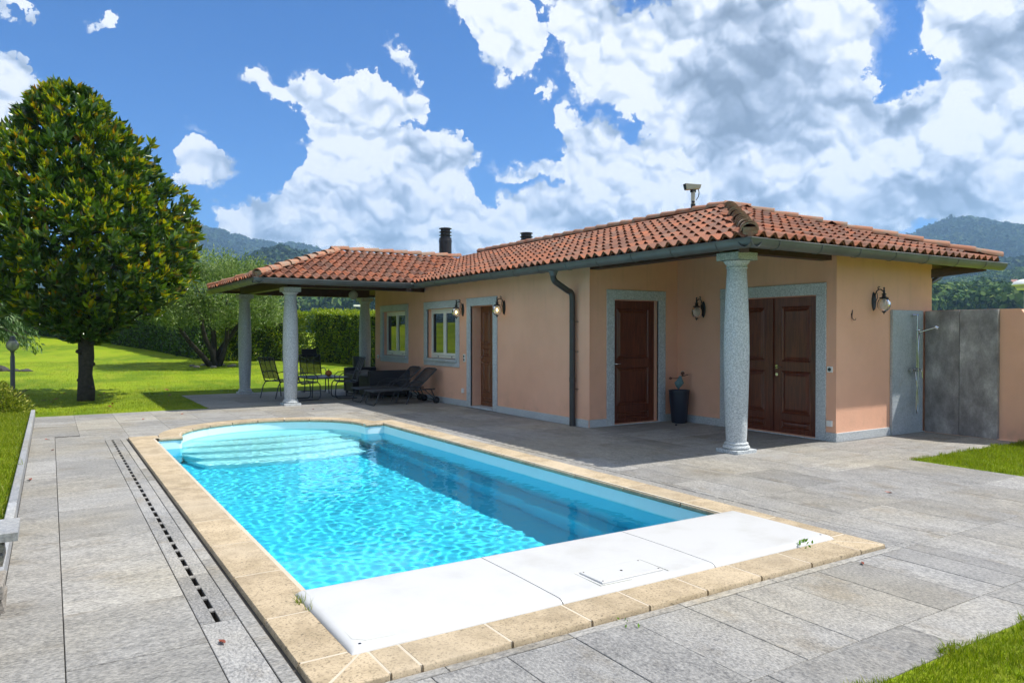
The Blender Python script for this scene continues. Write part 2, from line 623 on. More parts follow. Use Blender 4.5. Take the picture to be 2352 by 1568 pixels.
def ridge_mat():
    m, t, b = new_mat('weathered_terracotta')
    p = pos(t)
    r = objrand(t)
    c = t.ramp(r, [(0, (.31, .115, .058)), (.5, (.37, .165, .09)), (1, (.30, .155, .10))])
    c = t.mix(t.map(t.noise(p, 6, 7, .7), .44, .62, 0, .75), c, (.24, .20, .15))
    t.put(b.inputs['Base Color'], c)
    b.inputs['Roughness'].default_value = .85
    bump(t, b, t.noise(p, 70, 4, .6), .4, .004)
    return m


M['ridge'] = ridge_mat()


def lichen_mat():
    m, t, b = new_mat('lichen_terracotta')
    p = pos(t)
    c = t.mix(t.map(t.noise(p, 9, 7, .7), .38, .62), (.30, .165, .10), (.25, .205, .145))
    c = t.mix(t.map(t.noise(p, 34, 4, .6), .58, .68, 0, .8), c, (.42, .38, .28))
    t.put(b.inputs['Base Color'], c)
    b.inputs['Roughness'].default_value = .9
    bump(t, b, t.noise(p, 50, 5, .7), .6, .006)
    return m


M['lichen'] = lichen_mat()


def wood_mat(name, lo, hi, rough=.35, stretch=(14, 14, .9)):
    m, t, b = new_mat(name)
    p = pos(t)
    q = t.v('MULTIPLY', p, stretch)
    n = t.noise(q, 2.4, 6, .6, 1.2)
    c = t.mix(t.map(n, .3, .7), lo, hi)
    t.put(b.inputs['Base Color'], c)
    b.inputs['Roughness'].default_value = rough
    bump(t, b, n, .12, .002)
    return m


M['door'] = wood_mat('mahogany_door', (.075, .017, .009), (.165, .043, .018), .28)
M['door_oak'] = wood_mat('oak_door', (.115, .040, .017), (.22, .085, .034), .36)
M['beam'] = wood_mat('dark_beam', (.030, .012, .009), (.070, .026, .018), .5, (3, 3, 8))
M['soffit'] = wood_mat('soffit_board', (.060, .020, .014), (.13, .044, .030), .6, (12, 2, 2))
M['gutter'] = simple('zinc_gutter', (.115, .122, .122), .45, .15, var=.25, scale=3)
M['pipe'] = simple('dark_zinc_pipe', (.062, .058, .06), .38, .35, var=.2)
M['flue'] = simple('dark_flue_metal', (.035, .033, .036), .4, .5, var=.25, scale=4)
M['white'] = simple('white_plastic', (.78, .78, .75), .35, var=.03)
M['window_white'] = simple('white_window_paint', (.76, .76, .70), .35, var=.03)
M['iron'] = simple('black_iron', (.016, .016, .019), .42, .2)
M['black'] = simple('black_rubber', (.012, .012, .013), .6)
M['socket_dark'] = simple('dark_socket', (.01, .03, .03), .4)
M['steel'] = simple('chrome_steel', (.62, .62, .62), .14, 1.0, var=.03)
M['anthracite'] = simple('anthracite_plastic', (.018, .024, .040), .42, var=.1)
M['wicker'] = simple('black_wicker', (.020, .021, .026), .55, var=.3, scale=40, bmp=.5, bscale=120)
M['lounger_mesh'] = simple('grey_lounger_mesh', (.055, .058, .062), .6, var=.2, scale=40)
M['cushion'] = simple('pale_cushion', (.42, .40, .37), .9, var=.08)
M['furniture'] = simple('dark_metal_frame', (.050, .053, .058), .42, .3)
M['camera_grey'] = simple('pale_grey_casing', (.46, .46, .40), .45)
M['cap_dark'] = simple('dark_lens', (.01, .01, .012), .15)
M['lamp_pole'] = simple('grey_lamp_pole', (.13, .13, .145), .45, .2)
M['pumpkin'] = simple('orange_gourd', (.62, .22, .035), .5, var=.2)
M['patina'] = simple('teal_patina', (.10, .20, .22), .5, var=.3, scale=25)
M['rust'] = simple('rust_metal', (.11, .045, .03), .7, var=.3, scale=30)
M['bark'] = simple('bark', (.040, .033, .027), .9, var=.5, scale=14, bmp=1.0, bscale=26)
M['bark_olive'] = simple('olive_bark', (.030, .025, .019), .9, var=.5, scale=10, bmp=1.0, bscale=22)
M['red_leaf'] = simple('dry_red_leaf', (.26, .065, .035), .6, var=.3, scale=40)
M['roof_dark'] = simple('roof_underlay', (.05, .028, .02), .9)
M['plaster_far'] = simple('pale_render', (.62, .58, .50), .9)
M['roof_far'] = simple('far_roof', (.34, .16, .11), .9)


def mesh_fabric():
    m, t, b = new_mat('dark_mesh_fabric')
    b.inputs['Base Color'].default_value = (.035, .035, .038, 1)
    b.inputs['Roughness'].default_value = .6
    tr = t.n('ShaderNodeBsdfTransparent')
    mx = t.n('ShaderNodeMixShader')
    mx.inputs[0].default_value = .58
    t.put(mx.inputs[1], tr.outputs[0]); t.put(mx.inputs[2], b.outputs[0])
    t.put(t.t.nodes['Material Output'].inputs[0], mx.outputs[0])
    return m


M['mesh'] = mesh_fabric()


def shell_mat():
    m, t, b = new_mat('pool_liner')
    p = pos(t)
    c = t.mix(t.map(t.noise(p, .7, 3, .5), .3, .7), (.11, .60, .78), (.14, .63, .80))
    t.put(b.inputs['Base Color'], c)
    b.inputs['Roughness'].default_value = .35
    return m


M['shell'] = shell_mat()
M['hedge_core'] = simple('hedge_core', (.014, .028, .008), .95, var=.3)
M['rim'] = simple('aqua_white_rim', (.68, .85, .87), .35, var=.02)
M['dark_stone'] = simple('dark_garden_stone', (.045, .043, .042), .85, var=.4)
M['steps'] = simple('white_steps', (.84, .87, .87), .35, var=.02)


def cover_mat():
    m, t, b = new_mat('white_fibreglass')
    p = pos(t)
    c = t.mix(t.map(t.noise(p, 2.4, 6, .65), .45, .75), (.52, .52, .515), (.45, .445, .425))
    sp = t.noise(p, 46, 2, .5)
    c = t.mix(t.map(sp, .74, .80, 0, .5), c, (.42, .38, .31))
    t.put(b.inputs['Base Color'], c)
    b.inputs['Roughness'].default_value = .4
    bump(t, b, t.noise(p, 3.0, 3, .5), .10, .01)
    return m


M['cover'] = cover_mat()


def water_mat():
    m, t, b = new_mat('pool_water')
    t.t.nodes.remove(b)
    g = t.n('ShaderNodeBsdfGlass')
    g.inputs['IOR'].default_value = 1.333
    g.inputs['Roughness'].default_value = 0.0
    g.inputs['Color'].default_value = (.60, .96, 1.0, 1)
    t.put(t.t.nodes['Material Output'].inputs[0], g.outputs[0])
    return m


M['water'] = water_mat()


def pane_mat():
    m, t, b = new_mat('window_pane')
    b.inputs['Base Color'].default_value = (.012, .014, .013, 1)
    b.inputs['Roughness'].default_value = .015
    b.inputs['Specular IOR Level'].default_value = 1.0
    b.inputs['IOR'].default_value = 1.7
    return m


M['pane'] = pane_mat()


def globe_mat(name, tint, milky):
    m, t, b = new_mat(name)
    t.t.nodes.remove(b)
    tr = t.n('ShaderNodeBsdfTransparent'); tr.inputs[0].default_value = (*tint, 1)
    gl = t.n('ShaderNodeBsdfGlossy'); gl.inputs['Roughness'].default_value = .06
    df = t.n('ShaderNodeBsdfTranslucent'); df.inputs[0].default_value = (.85, .82, .76, 1)
    dd = t.n('ShaderNodeBsdfDiffuse'); dd.inputs[0].default_value = (.8, .78, .72, 1)
    p = t.n('ShaderNodeTexCoord').outputs['Object']
    x, y, z = t.sep(p)
    ribs = t.m('SINE', t.m('MULTIPLY', t.m('ARCTAN2', x, y), 26.0))
    k = t.m('MULTIPLY_ADD', ribs, .16 * milky, milky)
    md = t.n('ShaderNodeMixShader'); md.inputs[0].default_value = .5
    t.put(md.inputs[1], df.outputs[0]); t.put(md.inputs[2], dd.outputs[0])
    m1 = t.n('ShaderNodeMixShader'); t.put(m1.inputs[0], k); t.put(m1.inputs[1], tr.outputs[0]); t.put(m1.inputs[2], md.outputs[0])
    fr = t.n('ShaderNodeFresnel'); fr.inputs[0].default_value = 1.45
    m2 = t.n('ShaderNodeMixShader'); t.put(m2.inputs[0], t.m('MULTIPLY', fr.outputs[0], 1.4, clamp=True)); t.put(m2.inputs[1], m1.outputs[0]); t.put(m2.inputs[2], gl.outputs[0])
    t.put(t.t.nodes['Material Output'].inputs[0], m2.outputs[0])
    return m


M['globe'] = globe_mat('ribbed_glass_globe', (.97, .95, .92), .42)
M['globe_clear'] = globe_mat('clear_glass_globe', (.97, .97, .98), .60)
M['globe_milk'] = globe_mat('frosted_globe', (.9, .88, .8), .8)


def emit_mat(name, col, s):
    m, t, b = new_mat(name)
    t.t.nodes.remove(b)
    e = t.n('ShaderNodeEmission'); e.inputs[0].default_value = (*col, 1); e.inputs[1].default_value = s
    t.put(t.t.nodes['Material Output'].inputs[0], e.outputs[0])
    return m


M['bulb'] = emit_mat('lit_bulb', (1.0, .70, .28), 8.0)


def leaf_mat(name, stops, trans=.35, rough=.4, spec=.5, tint=(1.0, 1.25, .5), back=None):
    """stops: colours of the leaves, one picked for every leaf"""
    m, t, b = new_mat(name)
    r = island(t)
    c = t.ramp(t.m('FRACT', t.m('ADD', t.m('MULTIPLY', r, 7.31), objrand(t))), stops)
    if back:
        geo = t.n('ShaderNodeNewGeometry')
        c = t.mix(geo.outputs['Backfacing'], c, back)
    t.put(b.inputs['Base Color'], c)
    b.inputs['Roughness'].default_value = rough
    b.inputs['Specular IOR Level'].default_value = spec
    tl = t.n('ShaderNodeBsdfTranslucent')
    t.put(tl.inputs[0], t.mix(1.0, c, tint, 'MULTIPLY'))
    mx = t.n('ShaderNodeMixShader'); mx.inputs[0].default_value = trans
    t.put(mx.inputs[1], b.outputs[0]); t.put(mx.inputs[2], tl.outputs[0])
    t.put(t.t.nodes['Material Output'].inputs[0], mx.outputs[0])
    return m


M['magnolia'] = leaf_mat('magnolia_leaf', [(0, (.028, .075, .016)), (.45, (.055, .125, .018)), (.8, (.09, .17, .018)), (.93, (.14, .20, .02)), (1, (.20, .10, .02))], .20, .28, .9, (1.1, 1.2, .4))
M['magnolia_young'] = leaf_mat('young_magnolia_leaf', [(0, (.15, .25, .012)), (.40, (.27, .34, .014)), (.72, (.41, .40, .016)), (.92, (.44, .31, .018)), (1, (.36, .17, .015))], .36, .22, .7, (1.2, 1.2, .4))
M['olive'] = leaf_mat('olive_leaf', [(0, (.085, .14, .03)), (.5, (.16, .235, .06)), (.8, (.27, .34, .11)), (1, (.38, .44, .19))], .35, .5, .4)
M['hedge'] = leaf_mat('hedge_leaf', [(0, (.045, .10, .010)), (.45, (.11, .19, .012)), (.75, (.23, .31, .014)), (1, (.38, .40, .02))], .28, .38, .5)
M['hedge_top'] = leaf_mat('sunlit_hedge_leaf', [(0, (.19, .28, .012)), (.5, (.32, .38, .016)), (1, (.44, .44, .03))], .40, .38, .5)  # sunshine on the hedge top put into paler leaf colours
M['hedge_dark'] = leaf_mat('dark_hedge_leaf', [(0, (.03, .075, .014)), (.6, (.065, .135, .018)), (1, (.13, .21, .026))], .3, .4, .5)
M['shrub'] = leaf_mat('shrub_leaf', [(0, (.13, .18, .018)), (.5, (.25, .29, .03)), (1, (.38, .37, .05))], .35, .45, .4)
M['conifer'] = leaf_mat('conifer_needle', [(0, (.05, .12, .04)), (.6, (.11, .20, .065)), (1, (.18, .27, .10))], .25, .5, .35)
M['grass'] = leaf_mat('grass_blade', [(0, (.125, .175, .004)), (.45, (.20, .25, .006)), (.8, (.28, .31, .010)), (1, (.36, .33, .05))], .45, .45, .35)
M['weed'] = leaf_mat('weed_leaf', [(0, (.10, .24, .02)), (1, (.2, .34, .03))], .4, .4, .4)


def lawn_mat():
    m, t, b = new_mat('lawn')
    p = pos(t)
    big = t.noise(p, .35, 4, .55)
    fine = t.noise(p, 30, 6, .7)
    mid = t.noise(t.v('MULTIPLY', p, (1, .35, 1)), 2.4, 4, .6)
    c = t.mix(t.map(big, .40, .60), (.120, .200, .006), (.22, .305, .009))
    c = t.mix(t.map(mid, .45, .7, 0, .55), c, (.27, .30, .02))
    c = t.v('SCALE', c, scale=t.map(fine, .25, .75, .60, 1.30, 'LINEAR'))
    t.put(b.inputs['Base Color'], c)
    b.inputs['Roughness'].default_value = .85
    b.inputs['Specular IOR Level'].default_value = .15
    bump(t, b, fine, .9, .03)
    return m


M['lawn'] = lawn_mat()


def hill_mat(name, cols, scale, meadow=0.0):
    m, t, b = new_mat(name)
    p = pos(t)
    n = t.noise(p, scale, 6, .65)
    v = t.voro(p, scale * 2.2, 1, .5)
    big = t.noise(p, scale * .09, 4, .6)
    c = t.mix(t.map(n, .3, .7), cols[0], cols[1])
    c = t.mix(t.map(v, .15, .7, 0, .7), c, cols[0])
    c = t.mix(t.map(big, .42, .62), c, t.mix(1.0, c, (.55, .7, .7), 'MULTIPLY'))
    c = t.mix(t.map(t.noise(p, scale * .28, 6, .7), .46, .62, 0, .6), c, t.mix(1.0, c, (1.9, 1.7, 1.4), 'MULTIPLY'))
    if meadow:
        c = t.mix(t.map(t.noise(p, scale * .16, 5, .6), .66 - meadow, .70 - meadow), c, cols[2])
    t.put(b.inputs['Base Color'], c)
    b.inputs['Roughness'].default_value = .95
    b.inputs['Specular IOR Level'].default_value = .05
    bump(t, b, t.m('SUBTRACT', n, t.m('MULTIPLY', v, .6)), 1.0, 2.5 / scale * .45)
    return m


M['mountain'] = hill_mat('forested_mountain', ((.014, .036, .022), (.050, .090, .036), (.13, .19, .05)), .030, .0)
M['forest_far'] = leaf_mat('far_forest_crown', [(0, (.010, .030, .016)), (.5, (.024, .052, .022)), (.85, (.045, .075, .028)), (1, (.08, .11, .04))], .05, .95, .05)
M['forest'] = leaf_mat('forest_crown', [(0, (.030, .075, .020)), (.4, (.055, .11, .026)), (.75, (.09, .15, .032)), (1, (.15, .20, .05))], .1, .9, .1)


# ================================================================ ground
def lawn_z(x, y):
    """height of the garden: level by the terrace, rising behind and to the left"""
    x = np.asarray(x, float); y = np.asarray(y, float)
    d = np.clip(y - 20.5, 0, 34)
    z = .033 * d + .0024 * np.clip(y - 34, 0, 18) ** 2
    z = z * np.clip(1.0 - (x - 12) / 30, 0.2, 1)
    left = np.clip((-.30 - x) / .05, 0, 1) * np.clip((16.3 - y) / .4, 0, 1)
    z = z + .115 * left
    z = z + np.clip((-3.0 - x), 0, 30) * .045 * np.clip((y - 6) / 10, 0, 1)
    return z - .004


def lawn_grid(x0, x1, y0, y1, st, V, F):
    nx = max(2, int(round((x1 - x0) / st)) + 1); ny = max(2, int(round((y1 - y0) / st)) + 1)
    X, Y = np.meshgrid(np.linspace(x0, x1, nx), np.linspace(y0, y1, ny))
    Z = lawn_z(X, Y)
    off = sum(len(a) for a in V)
    V.append(np.stack([X, Y, Z], -1).reshape(-1, 3))
    idx = np.arange(nx * ny).reshape(ny, nx) + off
    F.append(np.stack([idx[:-1, :-1], idx[:-1, 1:], idx[1:, 1:], idx[1:, :-1]], -1).reshape(-1, 4))


V, F = [], []
lawn_grid(-70, 60, 20.05, 75, .8, V, F)
lawn_grid(-70, 2.78, 16.27, 20.05, .5, V, F)
lawn_grid(8.95, 11.80, -30, 5.05, 1.0, V, F)
lawn_grid(-3, 8.95, -30, 1.89, 1.5, V, F)
lawn_grid(-70, -.30, 1.0, 16.27, .5, V, F)
lawn_grid(-70, -3, -30, 1.0, 1.5, V, F)
lawn_grid(12.05, 60, -30, 20.05, 2.0, V, F)
tag(link_mesh('lawn', np_mesh('lawn', np.concatenate(V), np.concatenate(F), M['lawn'], True)), kind='structure')

# wide terrain out to the horizon, with the hills and the mountains behind
AZ = lambda u: YAW + math.atan((u - 1176) / 1691.0)
EL = lambda u, v: math.atan((784 - v) / 1691.0 / math.hypot(1, (u - 1176) / 1691.0)) + PITCH


def skyline(pts):
    a = np.array([AZ(u) for u, v in pts]); e = np.array([math.tan(EL(u, v)) for u, v in pts])
    return lambda az: np.interp(az, a, e)


far_line = skyline([(-900, 660), (-300, 620), (200, 580), (400, 550), (465, 541), (500, 551), (560, 565), (640, 580), (690, 580), (740, 594), (800, 620), (900, 660), (1000, 620), (1060, 598), (1100, 586), (1130, 586), (1200, 610), (1400, 620), (1800, 610), (1980, 592), (2060, 576), (2110, 554), (2170, 526), (2210, 518), (2260, 523), (2352, 535), (2700, 580), (3600, 640)])
mid_line = skyline([(-900, 700), (0, 690), (480, 640), (560, 610), (640, 585), (700, 600), (760, 640), (900, 690), (1400, 690), (2000, 640), (2120, 655), (2200, 640), (2352, 612), (2600, 600), (3600, 660)])
near_line = skyline([(-900, 745), (300, 735), (700, 700), (760, 694), (830, 700), (1200, 700), (1800, 690), (2352, 690), (3600, 715)])


def vnoise(az, r, s, seed, oct_=4):
    x = np.sin(az) * r / s; y = np.cos(az) * r / s
    out = np.zeros_like(x); rg = np.random.default_rng(seed); a = 1.0
    for _ in range(oct_):
        for _k in range(5):
            th = rg.uniform(0, 6.28); ph = rg.uniform(0, 6.28); f = rg.uniform(.7, 1.4)
            out += a * np.sin((x * math.cos(th) + y * math.sin(th)) * f * 2.0 + ph + 1.3 * np.sin(x * f * .7 + ph)) / 5
        x = x * 2.1; y = y * 2.1; a *= .5
    return out


def ss(a, lo, hi):
    k = np.clip((a - lo) / (hi - lo), 0, 1)
    return k * k * (3 - 2 * k)


na, nr = 620, 150
az = np.linspace(R(-40), R(110), na)
rr = np.concatenate([np.linspace(78, 300, 12), np.geomspace(320, 3600, nr - 12)])
A, RR = np.meshgrid(az, rr)
n1 = vnoise(A, RR, 260, 3); n2 = vnoise(A, RR, 60, 5, 4); n3 = vnoise(A, RR, 700, 9, 3)
h_near = near_line(A) * 520 * ss(RR, 200, 520)
h_mid = mid_line(A) * 1250 * ss(RR, 480, 1250)
h_far = far_line(A) * 2900 * ss(RR, 1250, 2900 )
H = np.maximum(np.maximum(h_near, h_mid), h_far) + CAM_H * ss(RR, 150, 500)
wob = ss(RR, 500, 1600)
H = H + (n1 * 18 - np.abs(n2) * 14 + n3 * 16) * wob * np.clip(1 - ss(RR, 2500, 2900), 0, 1) + n2 * 2.2 * ss(RR, 450, 900)
H = np.where(RR < 330, np.minimum(H, .3 + .006 * np.clip(RR - 78, 0, 400)), H) - .9 * (1 - ss(RR, 78, 120))
V = np.stack([np.sin(A) * RR, np.cos(A) * RR, H], -1).reshape(-1, 3)
idx = np.arange(na * nr).reshape(nr, na)
F = np.stack([idx[:-1, :-1], idx[1:, :-1], idx[1:, 1:], idx[:-1, 1:]], -1).reshape(-1, 4)
tag(link_mesh('mountain_terrain', np_mesh('mountain_terrain', V, F, M['mountain'], True)), kind='structure')

# the level country all round
mb = MB()
seg = 72
rings = [60, 78, 400, 1500, 5200]
vv = [(r * math.cos(2 * math.pi * k / seg), r * math.sin(2 * math.pi * k / seg), -1.2 - .001 * r) for r in rings for k in range(seg)]
ff = [(i * seg + k, i * seg + (k + 1) % seg, (i + 1) * seg + (k + 1) % seg, (i + 1) * seg + k) for i in range(len(rings) - 1) for k in range(seg)]
mb.add(vv, ff)
mb.build('valley_floor', M['lawn'], kind='structure')


def terrain_h(a, r):
    """height of the terrain at one bearing and distance (nearest grid point)"""
    i = np.clip(np.searchsorted(rr, r), 0, nr - 1); j = np.clip(np.round((a - az[0]) / (az[1] - az[0])).astype(int), 0, na - 1)
    return H[i, j]


# ---------------------------------------------------------------- paved terrace
ARC_C = (3.08, 11.95)
A_IN, B_IN = 1.42, 1.36
A_OUT, B_OUT = 1.73, 1.68
PX0, PX1, PY0, PY1 = 1.285, 4.83, 3.30, 11.83     # inner pool edge
CX0, CX1, CY0, CY1 = .962, 5.13, 3.07, 12.19      # outer coping edge


def arc_y(x, a=A_OUT, b=B_OUT):
    k = 1 - ((x - ARC_C[0]) / a) ** 2
    return ARC_C[1] + b * math.sqrt(k) if k > 0 else CY1


deck = MB()
ZB = -.010
for (x0, x1, y0, y1) in [(-.25, .742, -3, 4.19), (-.25, .742, 4.19, 13.0), (.776, CX0, 4.19, 13.0), (.742, CX0, -3, 4.19), (-.25, CX0, 13.0, 16.27),
                         (CX0, CX1, 1.89, CY0), (CX1, 5.335, 1.89, 16.27), (5.335, 8.95, 1.89, 16.27), (8.95, 11.8, 5.05, 6.5), (8.95, 9.6, 6.5, 9.7),
                         (2.78, 8.95, 16.27, 20.05), (8.95, 12, 18.9, 20.05), (CX0, 1.35, CY1, 16.27), (4.81, CX1, CY1, 16.27)]:
    deck.add([(x0, y0, ZB), (x1, y0, ZB), (x1, y1, ZB), (x0, y1, ZB)], [(0, 1, 2, 3)])
xs = np.linspace(1.35, 4.81, 41)
for a, b in zip(xs[:-1], xs[1:]):
    deck.add([(a, arc_y(a) - .04, ZB), (b, arc_y(b) - .04, ZB), (b, 16.27, ZB), (a, 16.27, ZB)], [(0, 1, 2, 3)])
# drain channel under the slots
for (x0, x1, y0, y1) in [(.742, .776, 4.19, 13.0)]:
    deck.add([(x0, y0, -.12), (x1, y0, -.12), (x1, y1, -.12), (x0, y1, -.12), (x0, y0, ZB), (x1, y0, ZB), (x1, y1, ZB), (x0, y1, ZB)],
             [(0, 1, 2, 3), (0, 4, 5, 1), (2, 6, 7, 3), (0, 3, 7, 4), (1, 5, 6, 2)])
pool_deck = deck.build('pool_deck', M['mortar'], kind='structure')


def tile_obj(x0, x1, y0, y1, mat='deck_x', gap=.004):
    g = gap / 2
    mb = MB()
    mb.slab(x0 + g, x1 - g, y0 + g, y1 - g, -.009, random.uniform(-.0012, .0012), .0025)
    return mb.build('deck_slab', M[mat], pool_deck)


def rows(xs, ys, mat='deck_x', gap=.004):
    for a, b in zip(xs[:-1], xs[1:]):
        for c, d in zip(ys[:-1], ys[1:]):
            tile_obj(a, b, c, d, mat, gap)


# strip by the kerb and the wide strip beside it
rows([-.245, .05], [1.0, 2.4, 3.6, 5.1, 6.43, 7.59, 8.21, 9.33, 10.6, 12.28, 13.4], 'deck_x')
rows([.05, .667], [1.0, 2.3, 3.1, 3.94, 4.73, 5.11, 6.43, 7.52, 8.4, 9.33, 10.4, 11.5, 12.9], 'deck_x', .006)
# slotted drain slabs: two edges and the bridges between the slots
ys = [1.0, 2.2, 3.3, 4.19]
rows([.667, .862], ys, 'deck_y')
y = 4.19
k = 0
while y < 12.9:
    y1 = min(y + .90, 13.0)
    mb = MB()
    mb.slab(.669, .745, y + .003, y1 - .003, -.009, 0, .002)
    mb.slab(.773, .860, y + .003, y1 - .003, -.009, 0, .002)
    s = y + .003
    while s < y1 - .05:
        mb.box((.745, s + .175, -.009), (.773, min(s + .222, y1 - .003), -.0005))
        s += .222
    mb.build('drain_slab', M['deck_y'], pool_deck)
    y = y1
rows([.864, .940], [1.0, 2.4, 3.3, 3.87, 4.6, 5.4, 6.2, 7.0, 7.8, 8.6, 9.4, 10.2, 11.0, 12.4, 13.0], 'deck_x', .003)
# in front of the pool
rows([.94, 1.55, 2.26, 3.05, 3.84, 4.62, 5.24], [3.004, 3.066], 'deck_x')
rows([.05, .667, 1.05, 1.45, 1.85, 2.26, 2.652, 3.05, 3.455, 3.837, 4.233, 4.645, 4.94, 5.24], [2.205, 3.0], 'deck_y', .005)
rows([1.05, 1.9, 2.75, 3.83, 4.7, 5.6], [1.89, 2.205], 'deck_y', .005)
# right of the pool
rows([5.132, 5.333], [3.066, 3.9, 4.75, 5.6, 6.45, 7.3, 8.15, 9.0, 9.85, 10.7, 11.55, 12.4, 13.25], 'deck_y')
# narrow slots along the right side
y = 4.2
while y < 13.6:
    mb = MB()
    mb.slab(5.335, 5.346, y, y + .94, -.009, 0, .001)
    mb.slab(5.360, 5.425, y, y + .94, -.009, 0, .001)
    s = y
    while s < y + .9:
        mb.box((5.346, s + .19, -.009), (5.360, s + .232, -.0005)); s += .235
    mb.build('drain_slab', M['deck_y'], pool_deck)
    y += .945
rows([5.335, 5.43], [3.0, 4.198], 'deck_y')
rows([4.9, 5.13], [12.2, 13.0, 13.72, 14.0], 'deck_x')
rows([5.13, 5.333], [13.25, 14.0], 'deck_x')
rows([5.333, 5.43], [13.655, 14.45], 'deck_x')
rows([5.13, 5.333], [14.0, 14.45], 'deck_x')
rows([4.9, 5.13], [14.0, 14.45], 'deck_x')
rows([5.24, 5.43, 5.95, 6.6, 7.3, 8.0, 8.95], [2.205, 3.0], 'deck_y')
rows([5.24, 5.335], [3.0, 3.066], 'deck_y')
rows([7.45, 8.2, 8.95], [4.70, 5.06], 'deck_y', .003)
rows([5.6, 6.4, 7.2, 8.0, 8.95], [1.89, 2.205], 'deck_y')
rs = random.Random(4)
yy = 3.0
for j in range(12):
    y1 = yy + .85
    x = 5.43
    xe = 8.95 if y1 < 5.1 else 7.45
    first = rs.uniform(.3, .6)
    while x < xe - .05:
        x1 = min(x + first, xe)
        if xe - x1 < .25: x1 = xe
        tile_obj(x, x1, yy, min(y1, 13.25), 'deck_y', .003); x = x1; first = .59
    yy = y1
for j, (y0, y1) in enumerate([(5.55, 6.41)]):
    rows([7.45, 8.2, 8.95], [y0 - .0, y1], 'deck_x', .003)
rows([7.45, 8.2, 8.95], [5.06, 5.55], 'deck_x', .003)
rows([8.95, 9.75, 10.5, 11.1, 11.72], [5.06, 5.7, 6.41], 'deck_x', .003)
rows([7.45, 8.15, 8.85, 9.49], [6.41, 7.2, 8.0, 8.8, 9.60], 'deck_x', .003)
# strip of paving between pool end and lawn, cut round the rounded pool end
cols = [-.245, .37, 1.0, 1.65, 2.3, 2.95, 3.6, 4.25, 4.9, 5.43]
rws = [13.0, 13.72, 14.45, 15.2, 15.75, 16.26]
rows([5.43, 6.1, 6.8, 7.45], [13.2, 13.9, 14.6, 15.3, 15.9, 16.27], 'deck_x', .004)
rows([.37, .94], [12.9, 13.0], 'deck_x')
for c, (x0, x1) in enumerate(zip(cols[:-1], cols[1:])):
    for r_, (y0, y1) in enumerate(zip([12.2] + rws[:-1], rws)):
        if x1 < 1.0 and y0 < 13.0: continue
        sh = 0
        if x0 >= 4.9 and y0 < 14.4: continue
        pts = []
        lo = []
        for q in range(9):
            x = x0 + .002 + (x1 - x0 - .004) * q / 8
            lo.append((x, max(y0 + .002, arc_y(x) + .004 if 1.35 < x < 4.81 else y0 + .002)))
        if min(p[1] for p in lo) > y1 - .03: continue
        lo = [(x, min(yv, y1 - .003)) for x, yv in lo]
        mb = MB()
        mb.prism(lo + [(x1 - .002, y1 - .002), (x0 + .002, y1 - .002)], -.009, random.uniform(-.001, .001))
        mb.build('deck_slab', M['deck_x'], pool_deck)
rows([-.245, .37], [13.0 - .6 + 1.0, 13.72], 'deck_x') if False else None
# under the porch
rows([2.79, 3.6, 4.4, 5.2, 6.0, 6.8, 7.45], [16.28, 17.1, 17.95, 18.8, 19.4, 20.04], 'deck_x', .004)
rows([7.45, 8.3, 9.2, 10.2], [19.0, 20.04], 'deck_x', .004)

# kerb stones along the left lawn
kerb = empty('stone_kerb', (-.275, 8, 0), label='low grey stone kerb between left lawn and paved path', cat='kerb')
for y0, y1 in zip([1.0, 2.3, 3.6, 4.9, 6.2, 7.5, 8.8, 10.1, 11.4, 12.7, 14.0, 15.2], [2.3, 3.6, 4.9, 6.2, 7.5, 8.8, 10.1, 11.4, 12.7, 14.0, 15.2, 16.4]):
    mb = MB(); mb.slab(-.035, .028, y0 - 8 + .003, y1 - 8 - .003, -.05, .128, .006)
    mb.build('kerb_stone', M['kerb'], kerb)

# ================================================================ the pool
pool = empty('swimming_pool', (3.08, 7.5, 0), label='rectangular turquoise swimming pool with rounded far end and sandstone coping', cat='pool')
POOL_AT = Vector((3.08, 7.5, 0))
CZ = .025


def build_pool(mb, *a, **k):
    mb.v = [(x - POOL_AT.x, y - POOL_AT.y, z) for x, y, z in mb.v]
    return mb.build(*a, **k)


def coping(inner, outer, name='coping_stone'):
    """one stone: inner edge rounded and overhanging the water, outer edge square"""
    prof = [(0.0, -.026, 0), (-.010, -.018, 0), (-.014, -.004, 0), (-.008, .012, 0), (.012, .022, 0), (.04, CZ, 0), (.985, CZ, 1), (1.0, CZ - .006, 1), (1.0, -.03, 1)]
    v, f = [], []
    for (p, q) in zip(inner, outer):
        p, q = Vector((*p, 0)), Vector((*q, 0))
        L = (q - p).length; d = (q - p) / L
        for (a, z, out) in prof:
            w = p + d * (a * L if out else a)
            v.append((w.x, w.y, z))
    n = len(prof)
    for i in range(len(inner) - 1):
        f += [(i * n + k, (i + 1) * n + k, (i + 1) * n + k + 1, i * n + k + 1) for k in range(n - 1)]
    f += [tuple(range(n)), tuple(range((len(inner) - 1) * n + n - 1, (len(inner) - 1) * n - 1, -1))]
    mb = MB(); mb.add(v, f)
    o = build_pool(mb, name, M['coping'], pool, smooth=40)
    return o


